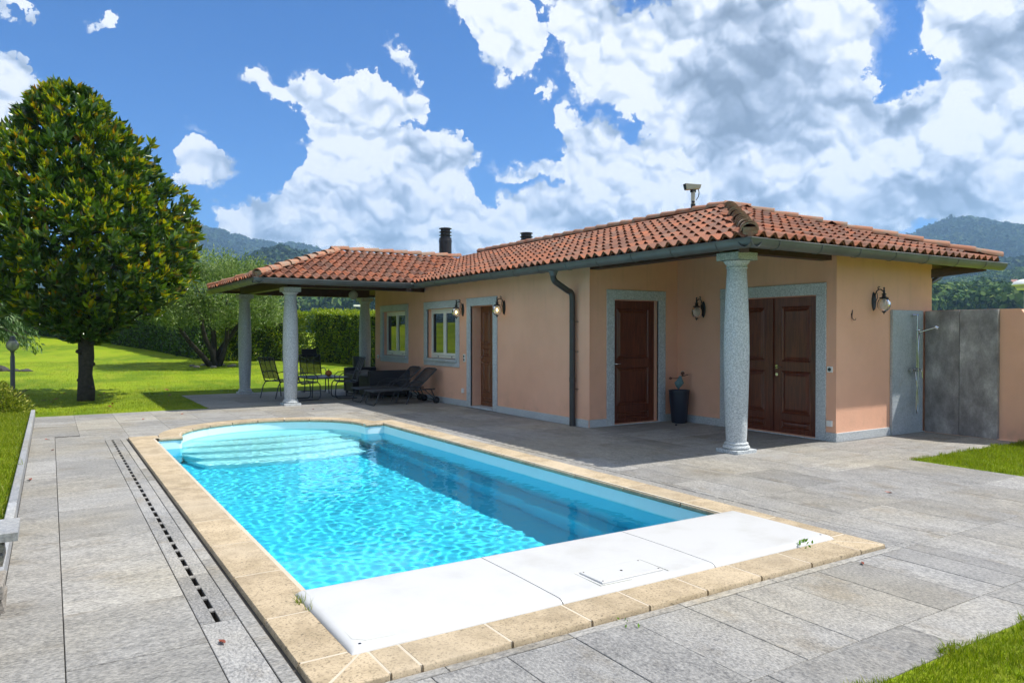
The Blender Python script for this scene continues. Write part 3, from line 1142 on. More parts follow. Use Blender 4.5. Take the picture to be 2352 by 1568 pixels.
J = .008
for y0, y1 in zip([3.40, 4.02, 4.82, 5.6, 6.4, 7.2, 7.9, 8.7, 9.5, 10.28, 11.05], [4.02, 4.82, 5.6, 6.4, 7.2, 7.9, 8.7, 9.5, 10.28, 11.05, 11.83]):
    coping([(PX0, y0 + J), (PX0, y1 - J)], [(CX0, y0 + J), (CX0, y1 - J)])
    coping([(PX1, y1 - J), (PX1, y0 + J)], [(CX1, y1 - J), (CX1, y0 + J)])
fx = [1.285, 1.44, 1.93, 2.43, 2.84, 3.30, 3.78, 4.28, 4.83]
for i, (x0, x1) in enumerate(zip(fx[:-1], fx[1:])):
    coping([(min(x1, PX1 - .0) - J, 3.40), (x0 + J, 3.40)], [(x1 - J, CY0), (x0 + J, CY0)])
# corner stones, cut on the diagonal
def corner_stone(pts):
    mb = MB(); mb.prism(pts, -.03, CZ)
    build_pool(mb, 'coping_stone', M['coping'], pool, bevel=.006, seg=2)


e_ = .005
corner_stone([(CX0, CY0 + e_ * 1.5), (PX0 - e_ * .5, 3.395), (CX0, 3.395)])
corner_stone([(CX0 + e_ * 1.5, CY0), (PX0 - .002, CY0), (PX0 - .002, 3.395 - e_)])
corner_stone([(CX1, CY0 + e_ * 1.5), (CX1, 3.395), (PX1 + e_ * .5, 3.395)])
corner_stone([(CX1 - e_ * 1.5, CY0), (PX1 + .002, 3.395 - e_), (PX1 + .002, CY0)])
corner_stone([(CX0, PY1 + .004), (1.343, PY1 + .004), (1.343, CY1), (CX0, CY1)])
corner_stone([(4.813, PY1 + .004), (CX1, PY1 + .004), (CX1, CY1), (4.813, CY1)])
# shoulders of the rounded end
coping([(1.352, PY1), (1.655, PY1)], [(1.352, 11.942), (1.655, 11.942)])
coping([(4.51, PY1), (4.804, PY1)], [(4.51, 11.942), (4.804, 11.942)])
NA = 10
for i in range(NA):
    t0, t1 = math.pi * (1 - (i + .018) / NA), math.pi * (1 - (i + .982) / NA)
    ps, qs = [], []
    for k in range(6):
        a = t0 + (t1 - t0) * k / 5
        ps.append((ARC_C[0] + A_IN * math.cos(a), ARC_C[1] + B_IN * math.sin(a)))
        qs.append((ARC_C[0] + A_OUT * math.cos(a), ARC_C[1] + B_OUT * math.sin(a)))
    coping(ps, qs)
# mortar bed under the coping (shows as the pale joints)
mb = MB()
for (x0, x1, y0, y1) in [(CX0 + .012, PX0 - .004, 3.381, 11.83), (PX1 + .004, CX1 - .012, 3.381, 11.83), (CX0 + .012, CX1 - .012, 3.085, 3.38), (CX0 + .012, 1.66, PY1 + .004, 11.94), (CX0 + .012, 1.345, 11.94, CY1 - .012), (4.50, CX1 - .012, PY1 + .004, 11.94), (4.812, CX1 - .012, 11.94, CY1 - .012)]:
    mb.box((x0, y0, -.03), (x1, y1, CZ - .0012))
ang_ = np.linspace(0, math.pi, 41)
ring = [(ARC_C[0] + (A_IN + .003) * math.cos(a), ARC_C[1] + (B_IN + .003) * math.sin(a)) for a in ang_]
rout = [(ARC_C[0] + (A_OUT - .014) * math.cos(a), ARC_C[1] + (B_OUT - .014) * math.sin(a)) for a in ang_]
mb.add([(x, y, CZ - .0020) for x, y in ring + rout], [(i, i + 1, 42 + i, 41 + i) for i in range(40)])
build_pool(mb, 'coping_bed', M['coping_joint'], pool)

# shell
outline = [(PX0, PY0), (PX1, PY0), (PX1, PY1), (4.56, PY1)] + [(4.50 + .06 * math.cos(a), PY1 + .06 + .06 * math.sin(a)) for a in np.linspace(-math.pi / 2, -math.pi, 5)[1:] + 0 * 1]
outline = [(PX0, PY0), (PX1, PY0), (PX1, PY1), (4.60, PY1), (4.545, PY1 + .010), (4.51, PY1 + .04), (4.50, PY1 + .09)]
outline += [(ARC_C[0] + A_IN * math.cos(a), ARC_C[1] + .02 + (B_IN - .02) * math.sin(a)) for a in np.linspace(.04, math.pi - .04, 33)]
outline += [(1.66, PY1 + .09), (1.65, PY1 + .04), (1.615, PY1 + .010), (1.56, PY1), (PX0, PY1)]
ZF = -1.45
n = len(outline)
mb = MB()
RIM = -.185
v = [(x, y, RIM) for x, y in outline] + [(x, y, ZF) for x, y in outline]
f = [(i, n + i, n + (i + 1) % n, (i + 1) % n) for i in range(n)] + [tuple(range(n, 2 * n))]
mb.add(v, f)
rim = MB()
rim.add([(x, y, -.022) for x, y in outline] + [(x, y, RIM) for x, y in outline], [(i, n + i, n + (i + 1) % n, (i + 1) % n) for i in range(n)])
rim_o = build_pool(rim, 'pool_rim', M['rim'], pool, smooth=30)
rim_o.cycles.is_caustics_receiver = True
arcw = MB()
aw = [(ARC_C[0] + (A_IN - .003) * math.cos(a), ARC_C[1] + .02 + (B_IN - .023) * math.sin(a)) for a in np.linspace(.03, math.pi - .03, 33)]
arcw.add([(x, y, RIM + .002) for x, y in aw] + [(x, y, -.62) for x, y in aw], [(i, 33 + i, 34 + i, i + 1) for i in range(32)])
arc_o = build_pool(arcw, 'stair_wall', M['steps'], pool, smooth=30)
arc_o.cycles.is_caustics_receiver = True
shell = build_pool(mb, 'pool_shell', M['shell'], pool, smooth=30)
mb = MB()
for x0, x1 in ((PX1 - .27, PX1 + .02), (PX0 - .02, PX0 + .27)):
    mb.box((x0, PY0 - .02, ZF - .02), (x1, PY1 + .01, -1.02))
ledge = build_pool(mb, 'safety_ledge', M['shell'], pool, bevel=.05, seg=3)
for (zt, y_in, bow) in [(-.30, 12.72, .16), (-.50, 12.38, .22), (-.72, 12.02, .26), (-.96, 11.68, .28), (-1.2, 11.35, .30)]:
    a = A_IN - .004
    ya = max(y_in, PY1 + .10)
    th = math.asin(min(.98, max(.05, (ya - ARC_C[1] - .02) / (B_IN - .02))))
    pts = [(ARC_C[0] + a * math.cos(q), ARC_C[1] + .02 + (B_IN - .024) * math.sin(q)) for q in np.linspace(th, math.pi - th, 26)]
    xa, xb = pts[-1][0], pts[0][0]
    fr = []
    for q in np.linspace(0, 1, 15)[1:-1]:
        x = xa + (xb - xa) * q
        fr.append((x, y_in - bow * math.sin(math.pi * q) ** .7))
    mb = MB(); mb.prism(pts + fr, ZF, zt)
    st = build_pool(mb, 'pool_step', M['steps'], pool, bevel=.03, seg=2)
    st.cycles.is_caustics_receiver = True
shell.cycles.is_caustics_receiver = True
ledge.cycles.is_caustics_receiver = True
# round inlet on the left end wall
mb = MB(); mb.tube([(1.9, 12.97, -.55), (1.93, 12.94, -.55)], .04, 12)
build_pool(mb, 'water_inlet', M['white'], pool)

# water: a real rippled surface
WZ = -.145
st = .0155
nx, ny = int((PX1 - PX0) / st), int((13.4 - PY0) / st)
X, Y = np.meshgrid(np.linspace(PX0 - .002, PX1 + .002, nx), np.linspace(PY0, 13.34, ny))
Z = np.zeros_like(X)
rg = np.random.default_rng(11)
for i in range(95):
    L = rg.choice([rg.uniform(.085, .13), rg.uniform(.13, .25), rg.uniform(.25, .7)], p=[.52, .33, .15])
    k = 2 * math.pi / L; a = rg.normal(.4, .9) if L > .3 else rg.uniform(0, 2 * math.pi)
    amp = .00027 * (L / .4) ** 1.05
    env = .75 + .5 * np.sin(X * rg.uniform(.5, 1.6) + Y * rg.uniform(.3, 1.0) + rg.uniform(0, 6))
    Z += amp * env * np.sin(k * (X * math.cos(a) + Y * math.sin(a)) + rg.uniform(0, 6.28))
calm = np.clip((X - 1.0) / 1.6, .55, 1.0) * np.clip((Y - 3.2) / 3.0, .65, 1.0)
Z = WZ + Z * calm
kk = 1 - ((X - ARC_C[0]) / (A_IN + .01)) ** 2
inside = (Y < PY1 + .02) | ((kk > 0) & (Y < ARC_C[1] + .02 + B_IN * np.sqrt(np.clip(kk, 0, 1)) + .02))
idx = np.arange(nx * ny).reshape(ny, nx)
F = np.stack([idx[:-1, :-1], idx[:-1, 1:], idx[1:, 1:], idx[1:, :-1]], -1)
ok = inside[:-1, :-1] & inside[:-1, 1:] & inside[1:, 1:] & inside[1:, :-1]
Vw = np.stack([X, Y, Z], -1).reshape(-1, 3)
Fw = F[ok]
me_w = np_mesh('pool_water', Vw, Fw, M['water'], True)
water = tag(link_mesh('pool_water', me_w), kind='structure')
water.cycles.is_caustics_caster = True

# white cover box over the near end
cover = empty('pool_cover', (3.07, 3.83, 0), label='long white fibreglass cover box lying across the near end of the pool', cat='pool cover')


def cover_panel(x0, x1, left_round, right_round):
    xs = [x0]
    if left_round: xs = [x0, x0 + .006, x0 + .018, x0 + .034, x0 + .055]
    xe = [x1]
    if right_round: xe = [x1 - .055, x1 - .034, x1 - .018, x1 - .006, x1]
    mid = list(np.linspace(xs[-1], xe[0], 6))
    gx = xs[:-1] + mid + xe[1:]
    y0, y1 = 3.345, 4.315
    gy = [y0, y0 + .006, y0 + .02, y0 + .04, y0 + .07] + list(np.linspace(y0 + .12, y1 - .05, 7)) + [y1 - .03, y1 - .012, y1 - .003, y1]

    def hgt(x, y):
        h = .050 + .004 * math.sin(math.pi * (y - y0) / (y1 - y0))
        e = 1.0
        dy = min((y - y0) / .05, (y1 - y) / .04, 1.0)
        dx = 1.0
        if left_round: dx = min(dx, (x - x0) / .045)
        if right_round: dx = min(dx, (x1 - x) / .045)
        for q in (max(0, dx), max(0, dy)):
            e *= math.sqrt(max(0.0, 1 - (1 - q) ** 2))
        return .018 + (h - .018) * e
    v = [(x - 3.07, y - 3.83, hgt(x, y)) for y in gy for x in gx]
    nn = len(gx)
    f = [(j * nn + i, j * nn + i + 1, (j + 1) * nn + i + 1, (j + 1) * nn + i) for j in range(len(gy) - 1) for i in range(nn - 1)]
    # skirt
    rim = [j * nn for j in range(len(gy))][::-1] + list(range(1, nn)) + [j * nn + nn - 1 for j in range(1, len(gy))] + [(len(gy) - 1) * nn + i for i in range(nn - 2, 0, -1)]
    b = len(v)
    v += [(v[i][0], v[i][1], -.05 if v[i][1] + 3.83 > 3.45 and not ((left_round and v[i][0] + 3.07 < 1.30) or (right_round and v[i][0] + 3.07 > 4.82)) else .012) for i in rim]
    m = len(rim)
    f += [(rim[i], b + i, b + (i + 1) % m, rim[(i + 1) % m]) for i in range(m)]
    mb = MB(); mb.add(v, f)
    mb.build('cover_panel', M['cover'], cover, smooth=35)


cover_panel(1.20, 2.436, True, False)
cover_panel(2.444, 3.662, False, False)
cover_panel(3.670, 4.935, False, True)
mb = MB(); mb.box((1.3 - 3.07, 3.42 - 3.83, .01), (4.8 - 3.07, 4.29 - 3.83, .040)); mb.build('inner_box', M['cap_dark'], cover)
mb = MB()
ho = lambda a, b: (a - 3.07, b - 3.83)
hx0, hx1, hy0, hy1 = 2.79, 3.28, 3.43, 3.66
mb.slab(hx0 - 3.07, hx1 - 3.07, hy0 - 3.83, hy1 - 3.83, .045, .0625, .004)
hatch = mb.build('service_hatch', M['cover'], cover, bevel=.003)
for (x, y) in [(2.81, 3.45), (3.26, 3.45), (2.81, 3.64), (3.26, 3.64), (3.035, 3.545)]:
    mb = MB(); mb.lathe([(.009 if x == 3.035 else .005, 0), (.009 if x == 3.035 else .005, .0025)], (x - 3.07, y - 3.83, .0615), 12)
    mb.build('screw', M['cap_dark'], hatch)
mb = MB(); mb.lathe([(.008, 0), (.008, .003)], (1.262 - 3.07, 3.40 - 3.83, .0488), 12)
mb.build('fixing_screw', M['cap_dark'], cover)
mb = MB(); mb.lathe([(.008, 0), (.008, .003)], (4.865 - 3.07, 3.42 - 3.83, .0488), 12)
mb.build('fixing_screw', M['cap_dark'], cover)
# raised lip that frames the lid
mb = MB()
mb.tube([(1.248 - 3.07, 4.28 - 3.83, .0485), (1.248 - 3.07, 3.47 - 3.83, .0498), (1.30 - 3.07, 3.42 - 3.83, .0502), (1.45 - 3.07, 3.405 - 3.83, .0492)], .0032, 6)
mb.build('lid_seam', M['camera_grey'], cover)
mb = MB()
for (pa, pb) in [((2.765, 3.415), (2.765, 3.675)), ((2.765, 3.415), (3.0, 3.405)), ((3.305, 3.405), (3.305, 3.675)), ((2.765, 3.675), (3.305, 3.675))]:
    mb.tube([(pa[0] - 3.07, pa[1] - 3.83, .0528), (pb[0] - 3.07, pb[1] - 3.83, .0528)], .0025, 6)
mb.build('hatch_groove', M['camera_grey'], hatch)


# ================================================================ the pool house
house = empty('pool_house', (7.5, 9.5, 0), label='single storey pink pool house with terracotta hip roof, granite columns and brown doors', cat='house')
HB = Vector((7.5, 9.5, 0))


def hb(mb, name, mats, parent=None, **k):
    """link as a part of the house (coordinates given in the world)"""
    mb.v = [(x - HB.x, y - HB.y, z) for x, y, z in mb.v]
    return mb.build(name, mats, parent or house, **k)


def wall_face(name, P, U, length, h, openings, depth, inward):
    """wall skin with openings: P corner on the floor, U direction along, openings (u0, u1, z0, z1)"""
    P, U, N = Vector(P), Vector(U), Vector(inward)
    us = sorted({0, length, *[o[0] for o in openings], *[o[1] for o in openings]})
    zs = sorted({0, h, *[o[2] for o in openings], *[o[3] for o in openings]})
    mb = MB()
    W = lambda u, z, d=0: tuple(P + U * u + Vector((0, 0, z)) + N * d)
    for a, b in zip(us[:-1], us[1:]):
        for c, d in zip(zs[:-1], zs[1:]):
            mu, mz = (a + b) / 2, (c + d) / 2
            if any(o[0] < mu < o[1] and o[2] < mz < o[3] for o in openings): continue
            mb.add([W(a, c), W(b, c), W(b, d), W(a, d)], [(0, 1, 2, 3)])
    for (a, b, c, d) in openings:
        mb.add([W(a, c), W(a, d), W(a, d, depth), W(a, c, depth)], [(0, 1, 2, 3)])
        mb.add([W(b, c), W(b, d), W(b, d, depth), W(b, c, depth)], [(0, 1, 2, 3)])
        mb.add([W(a, d), W(b, d), W(b, d, depth), W(a, d, depth)], [(0, 1, 2, 3)])
        if c > .01: mb.add([W(a, c), W(b, c), W(b, c, depth), W(a, c, depth)], [(0, 1, 2, 3)])
    return hb(mb, name, M['stucco'])


WH = 2.90
# long wall towards the pool (x = 7.5)
wins = [(16.93, 18.40, .98, 2.12), (14.25, 15.69, .98, 2.12)]
door1 = (12.655, 13.58, .02, 2.125)
wall_face('wall', (7.5, 9.56, 0), (0, 1, 0), 18.96 - 9.56, WH, [(a - 9.56, b - 9.56, c, d) for a, b, c, d in wins + [door1]], .24, (1, 0, 0))
# recess walls
wall_face('wall', (7.5, 9.60, 0), (1, 0, 0), 2.02, WH, [(8.05 - 7.5, 9.055 - 7.5, .02, 2.125)], .16, (0, 1, 0))
wall_face('wall', (9.52, 6.45, 0), (0, 1, 0), 3.15, 2.85, [(6.77 - 6.45, 8.43 - 6.45, .02, 2.115)], .13, (1, 0, 0))
wall_face('wall', (9.52, 6.45, 0), (1, 0, 0), 2.50, 2.85, [], .1, (0, 1, 0))
wall_face('wall', (12.02, 6.45, 0), (0, 1, 0), 12.51, WH, [], .1, (-1, 0, 0))
wall_face('wall', (7.5, 18.96, 0), (1, 0, 0), 4.52, WH, [], .1, (0, -1, 0))

# stone surrounds ----------------------------------------------------------
W_ = .16


def surround(kind, axis, fixed, a0, a1, z0, z1, top, sill=False, thick=.022):
    """jambs and lintel of grey stone round an opening a0..a1 (outer edges given by W_)"""
    out = -1

    def bx(name, u0, u1, c0, c1, t=thick, off=0.0):
        mb = MB()
        if axis == 'y': mb.box((fixed - t, u0, c0), (fixed + .03, u1, c1))
        else: mb.box((u0, fixed - t, c0), (u1, fixed + .03, c1))
        return hb(mb, name, M['granite'], bevel=.003, seg=1)
    bx('jamb_stone', a0 - W_, a0, z0, z1)
    bx('jamb_stone', a1, a1 + W_, z0, z1)
    bx('lintel_stone', a0 - W_ - .002, a1 + W_ + .002, z1 + .002, top, thick + .002)
    if sill:
        bx('apron_stone', a0 - W_, a1 + W_, z0 - .16, z0 - .002)
        bx('window_sill', a0 - .06, a1 + .10, z0 - .055, z0 + .005, .060)


for a, b, c, d in wins:
    surround('window', 'y', 7.5, a, b, c, d, 2.285, True)
surround('door', 'y', 7.5, door1[0], door1[1], 0, 2.125, 2.293)
surround('door', 'x', 9.60, 8.05, 9.055, 0, 2.125, 2.29)
surround('door', 'y', 9.52, 6.77, 8.43, 0, 2.115, 2.29)
mb = MB(); mb.box((7.47, door1[0] + .002, 0), (7.75, door1[1] - .002, .035)); hb(mb, 'threshold_stone', M['granite'], bevel=.004)
mb = MB(); mb.box((9.50, 6.772, 0), (9.66, 8.428, .014)); hb(mb, 'threshold_stone', M['granite'])
mb = MB(); mb.box((8.052, 9.585, 0), (9.053, 9.77, .014)); hb(mb, 'threshold_stone', M['granite'])

# plinth stones --------------------------------------------------------------
PH = .125


def plinth(a0, a1, axis, fixed, step=1.3, flip=1):
    n = max(1, round((a1 - a0) / step))
    for i in range(n):
        u0 = a0 + (a1 - a0) * i / n + .0015; u1 = a0 + (a1 - a0) * (i + 1) / n - .0015
        mb = MB()
        if axis == 'y': mb.box((fixed - .018, u0, -.005), (fixed + .02, u1, PH))
        else: mb.box((u0, fixed - .018, -.005), (u1, fixed + .02, PH))
        hb(mb, 'plinth_stone', M['granite'], bevel=.003, seg=1)


plinth(9.58, door1[0] - W_ - .002, 'y', 7.5)
plinth(door1[1] + W_ + .002, 18.96, 'y', 7.5)
plinth(7.482, 8.05 - W_ - .002, 'x', 9.60)
plinth(9.055 + W_ + .002, 9.50, 'x', 9.60)
plinth(8.43 + W_ + .002, 9.58, 'y', 9.52)
plinth(6.43, 6.77 - W_ - .002, 'y', 9.52)
plinth(9.502, 10.85, 'x', 6.45)

# doors -----------------------------------------------------------------------


def door_leaf(width, height, mat, panels, hand, parent):
    """leaf in its own frame: x along the width, y out of the wall (towards -y), z up"""
    d = link_mesh('door', bpy.data.meshes.new('door'), parent)
    mb = MB()
    t = .05
    # stiles and rails round the panels
    mb.box((0, 0, 0), (width, t, height))
    me = mb.mesh('door', mat)
    d.data = me
    for (x0, x1, z0, z1) in panels:
        m1 = MB()
        c = .035
        # moulded frame and raised field
        v = []
        for (g, yy) in ((0, 0.0), (.018, -.014), (.036, .004), (.075, -.012)):
            v += [(x0 + g, yy, z0 + g), (x1 - g, yy, z0 + g), (x1 - g, yy, z1 - g), (x0 + g, yy, z1 - g)]
        f = []
        for r_ in range(3):
            for k in range(4):
                a, b = r_ * 4 + k, r_ * 4 + (k + 1) % 4
                f.append((a, b, b + 4, a + 4))
        f.append((12, 13, 14, 15))
        m1.add([(x, y - .003, z) for x, y, z in v], f)
        m1.build('door_panel', mat, d)
    if hand == 'r': return d
    hx = .065 if hand == 'l' else width - .065
    m2 = MB()
    m2.tube([(hx, .0, 1.02), (hx, -.012, 1.02)], .026, 14)
    m2.tube([(hx, -.01, 1.02), (hx, -.045, 1.02), (hx + (.012 if hand == 'l' else -.012), -.052, 1.02), (hx + (.115 if hand == 'l' else -.115), -.05, 1.02)], .009, 8)
    m2.tube([(hx, .0, .90), (hx, -.008, .90)], .024, 14)
    m2.build('door_handle', M['steel'], d, smooth=40)
    return d


def place_door(o, loc, rz):
    o.location = Vector(loc) - HB
    o.rotation_euler = (0, 0, rz)


def two_panels(w, h, s=.13):
    return [(s, w - s, 1.10, h - .14), (s, w - s, .30, .96), (s + .0, w - s, .07, .20)]


dl = door_leaf(.99, 2.10, M['door'], two_panels(.99, 2.10), 'l', house)
dl['label'] = 'reddish brown panelled single door in the recess'
place_door(dl, (8.058, 9.70, .015), 0)
dl = door_leaf(.826, 2.09, M['door'], two_panels(.826, 2.09, .15), 'l', house)   # right leaf as seen from outside
place_door(dl, (9.61, 7.598, .016), -math.pi / 2)
dl['label'] = 'right leaf of the brown double door, with handle'
dl = door_leaf(.826, 2.09, M['door'], two_panels(.826, 2.09, .15), 'r', house)
place_door(dl, (9.61, 8.427, .016), -math.pi / 2)
dl['label'] = 'left leaf of the brown double door, half behind the column'
mb = MB(); mb.box((9.585, 7.592, .03), (9.606, 7.610, 2.10)); hb(mb, 'door_astragal', M['door'])
pn = [(.10, .40, 1.30, 1.98), (.50, .80, 1.30, 1.98), (.10, .40, 1.03, 1.22), (.50, .80, 1.03, 1.22), (.10, .40, .28, .94), (.50, .80, .28, .94), (.10, .80, .07, .19)]
dl = door_leaf(.91, 2.08, M['door_oak'], pn, 'l', house)
dl['label'] = 'narrow chestnut brown panelled door between the two wall lamps'
place_door(dl, (7.735, 13.574, .037), -math.pi / 2)

# windows ----------------------------------------------------------------------
for (a, b, c, d) in wins:
    X = 7.60
    mb = MB()
    w = .055
    for (u0, u1, z0, z1) in [(a, a + w, c + .01, d), (b - w, b, c + .01, d), (a + w, b - w, d - w, d), (a + w, b - w, c + .01, c + .075)]:
        mb.box((X, u0 + .001, z0), (X + .06, u1 - .001, z1 - .001))
    fr = hb(mb, 'window_frame', M['window_white'], bevel=.003, seg=1)
    mid = (a + b) / 2
    for (u0, u1) in ((a + w, mid - .012), (mid + .012, b - w)):
        mb = MB()
        s = .055
        for (p0, p1, z0, z1) in [(u0, u0 + s, c + .077, d - w), (u1 - s, u1, c + .077, d - w), (u0 + s, u1 - s, d - w - s, d - w), (u0 + s, u1 - s, c + .077, c + .077 + s)]:
            mb.box((X - .014, p0 + .001, z0 + .001), (X + .04, p1 - .001, z1 - .001))
        hb2 = MB(); hb2.v = mb.v; hb2.f = mb.f; hb2.mi = mb.mi
        sash = hb(hb2, 'window_sash', M['window_white'], bevel=.002, seg=1)
        mb = MB(); mb.box((X + .006, u0 + s, c + .077 + s), (X + .016, u1 - s, d - w - s))
        hb(mb, 'window_pane', M['pane'], sash)
        mb = MB(); mb.tube([(X - .014, (u0 + u1) / 2, c + .045), (X - .006, (u0 + u1) / 2, c + .045)], .014, 10)
        hb(mb, 'drain_cap', M['black'], fr)
    mb = MB(); mb.box((X - .010, mid - .024, c + .078), (X + .03, mid + .024, d - w)); hb(mb, 'window_mullion', M['window_white'], fr, bevel=.002, seg=1)
    mb = MB(); mb.box((X + .07, a, c), (X + .075, b, d)); hb(mb, 'dark_backing', M['black'], fr)  # black sheet standing in for the unlit room behind the panes

# columns -------------------------------------------------------------------------


def make_column(parent, H_):
    c = link_mesh('column', bpy.data.meshes.new('column'), parent)
    prof = [(.130, .135), (.136, .25), (.144, .5), (.155, .85), (.162, 1.15), (.163, 1.35), (.158, 1.65), (.147, 1.95), (.135, 2.2), (.126, 2.36), (.124, H_ - .21)]
    pr = []
    for (r0, z0), (r1, z1) in zip(prof[:-1], prof[1:]):
        for k in range(3):
            q = k / 3
            pr.append((r0 + (r1 - r0) * q, z0 + (z1 - z0) * q))
    pr.append(prof[-1])
    mb = MB(); mb.lathe(pr, seg=40)
    c.data = mb.mesh('column', M['granite'], 40)
    mb = MB()
    mb.slab(-.18, .18, -.18, .18, -.01, .045, .004)
    mb.lathe([(.145, .045), (.164, .052), (.174, .072), (.164, .092), (.150, .098), (.150, .100), (.154, .106), (.154, .124), (.146, .132), (.130, .136)], seg=40)
    mb.build('column_base', M['granite'], c, smooth=35)
    mb = MB()
    z = H_ - .21
    mb.lathe([(.124, z), (.132, z + .004), (.138, z + .016), (.132, z + .028), (.127, z + .032), (.130, z + .05), (.150, z + .075), (.166, z + .095), (.168, z + .105), (.155, z + .112)], seg=40)
    mb.slab(-.182, .182, -.182, .182, H_ - .098, H_, .005)
    mb.build('column_capital', M['granite'], c, smooth=35)
    return c


COLS = [(7.61, 6.60, 2.60), (4.42, 16.10, 2.55), (4.25, 19.74, 2.55), (7.50, 19.74, 2.55)]
cproto = make_column(house, 2.60)
for i, (x, y, h) in enumerate(COLS):
    o = cproto if i == 0 else copy_tree(cproto, house)
    o.location = Vector((x, y, h - 2.60)) - HB
    if i: o.scale = (1, 1, 1)
    o['label'] = ['corner column by the double door, standing half in the sun', 'front left porch column, lower part in sun', 'rear left porch column in shade', 'rear right porch column behind the dark sofas'][i]
for o in house.children:
    if o.name.startswith('column') and o.location.z < -.01:       # porch columns stand on the same level: shorten the shaft instead of sinking it
        o.location.z = 0; o.scale.z = 2.55 / 2.60

# roof ------------------------------------------------------------------------------
ZE, SL = 2.685, .35
RX0, RX1, RY0, RY1 = 6.98, 12.87, 5.85, 20.40
BX0, BY0 = 3.50, 15.25
RXM = (RX0 + RX1) / 2
RD = (RX1 - RX0) / 2
BYM = (BY0 + RY1) / 2
BD = (RY1 - BY0) / 2


def roof_z(x, y):
    a = min(x - RX0, RX1 - x, y - RY0, RY1 - y)
    b = min(x - BX0, y - BY0, RY1 - y) if x < RXM else -9
    return ZE + SL * max(a, b)


def rz3(x, y): return (x, y, roof_z(x, y))


polys = [
    [(RX0, RY0), (RX1, RY0), (RXM, RY0 + RD)],
    [(RX0, RY0), (RXM, RY0 + RD), (RXM, RY1 - RD), (RX0 + BD, BYM), (RX0, BY0)],
    [(RX1, RY0), (RX1, RY1), (RXM, RY1 - RD), (RXM, RY0 + RD)],
    [(RX1, RY1), (BX0, RY1), (BX0 + BD, BYM), (RX0 + BD, BYM), (RXM, RY1 - RD)],
    [(BX0, BY0), (RX0, BY0), (RX0 + BD, BYM), (BX0 + BD, BYM)],
    [(BX0, RY1), (BX0, BY0), (BX0 + BD, BYM)],
]
mb = MB()
for pl in polys:
    mb.add([rz3(*p) for p in pl], [tuple(range(len(pl)))])
roof = hb(mb, 'roof', M['roof_dark'])
mb = MB()
for pl in polys:
    mb.add([(x, y, roof_z(x, y) - .035) for x, y in pl], [tuple(range(len(pl)))[::-1]])
hb(mb, 'soffit_boarding', M['soffit'], roof)
# fascia boards along the eaves
for (p, q) in [((RX0, RY0), (RX1, RY0)), ((RX0, RY0), (RX0, BY0)), ((BX0, BY0), (RX0, BY0)), ((BX0, BY0), (BX0, RY1)), ((BX0, RY1), (RX1, RY1)), ((RX1, RY0), (RX1, RY1))]:
    mb = MB(); mb.beam((*p, ZE - .035), (*q, ZE - .035), .022, .085)
    hb(mb, 'fascia_board', M['beam'], roof)

# rafters, shaped at the end, and beams
nraf = 0


def rafter(p, q, ze):
    """from the eave point p going up the slope towards q"""
    mb = MB()
    P, Q = Vector((*p, 0)), Vector((*q, 0))
    d = (Q - P).normalized()
    s = Vector((-d.y, d.x, 0))
    L = (Q - P).length
    prof = [(.03, -.040), (.03, -.075), (.10, -.10), (.16, -.155), (.26, -.165), (L, -.165 + 0.0), (L, -.040)]
    v = []
    for e in (-.045, .045):
        for (a, z) in prof:
            w = P + d * a + s * e
            v.append((w.x, w.y, ze + SL * a + z))
    n = len(prof)
    f = [tuple(range(n)), tuple(range(2 * n - 1, n - 1, -1))] + [(k, (k + 1) % n, n + (k + 1) % n, n + k) for k in range(n)]
    mb.add(v, f)
    hb(mb, 'rafter', M['beam'], roof)


for y in np.arange(6.5, 15.2, .62): rafter((RX0, y), (RX0 + (.7 if y > 9.5 else min(2.2, max(.5, y - RY0))), y), ZE)
for x in np.arange(7.6, 12.6, .62): rafter((x, RY0), (x, RY0 + .75), ZE)
for x in np.arange(4.1, 6.9, .62): rafter((x, BY0), (x, BY0 + min(2.4, x - BX0)), ZE)
for y in np.arange(15.9, 20.1, .62): rafter((BX0, y), (BX0 + min(2.2, y - BY0, RY1 - y), y), ZE)
for y in np.arange(6.6, 12.5, .62): rafter((RX1, y), (RX1 - .8, y), ZE)
mb = MB()
mb.beam((7.625, 6.53, 2.715), (7.625, 9.62, 2.715), .17, .22); hb(mb, 'beam', M['beam'], roof)
mb = MB(); mb.beam((7.71, 6.615, 2.715), (9.53, 6.615, 2.715), .17, .22); hb(mb, 'beam', M['beam'], roof)
mb = MB(); mb.beam((7.05, 6.0, 2.60), (7.75, 6.72, 2.86), .11, .16); hb(mb, 'hip_beam', M['beam'], roof)
mb = MB(); mb.beam((4.42, 16.0, 2.655), (4.25, 19.84, 2.655), .18, .21); hb(mb, 'beam', M['beam'], roof)
mb = MB(); mb.beam((4.51, 16.10, 2.655), (7.5, 16.10, 2.655), .18, .21); hb(mb, 'beam', M['beam'], roof)
mb = MB(); mb.beam((4.51, 19.74, 2.655), (7.6, 19.74, 2.655), .18, .21); hb(mb, 'beam', M['beam'], roof)
mb = MB(); mb.beam((6.85, 15.30, 2.56), (7.62, 16.05, 2.60), .11, .13); hb(mb, 'valley_beam', M['beam'], roof)
# side rafters at the right gable end
mb = MB(); mb.beam((11.95, 6.55, 2.50), (12.72, 6.0, 2.62), .11, .14); hb(mb, 'corner_bracket', M['beam'], roof)
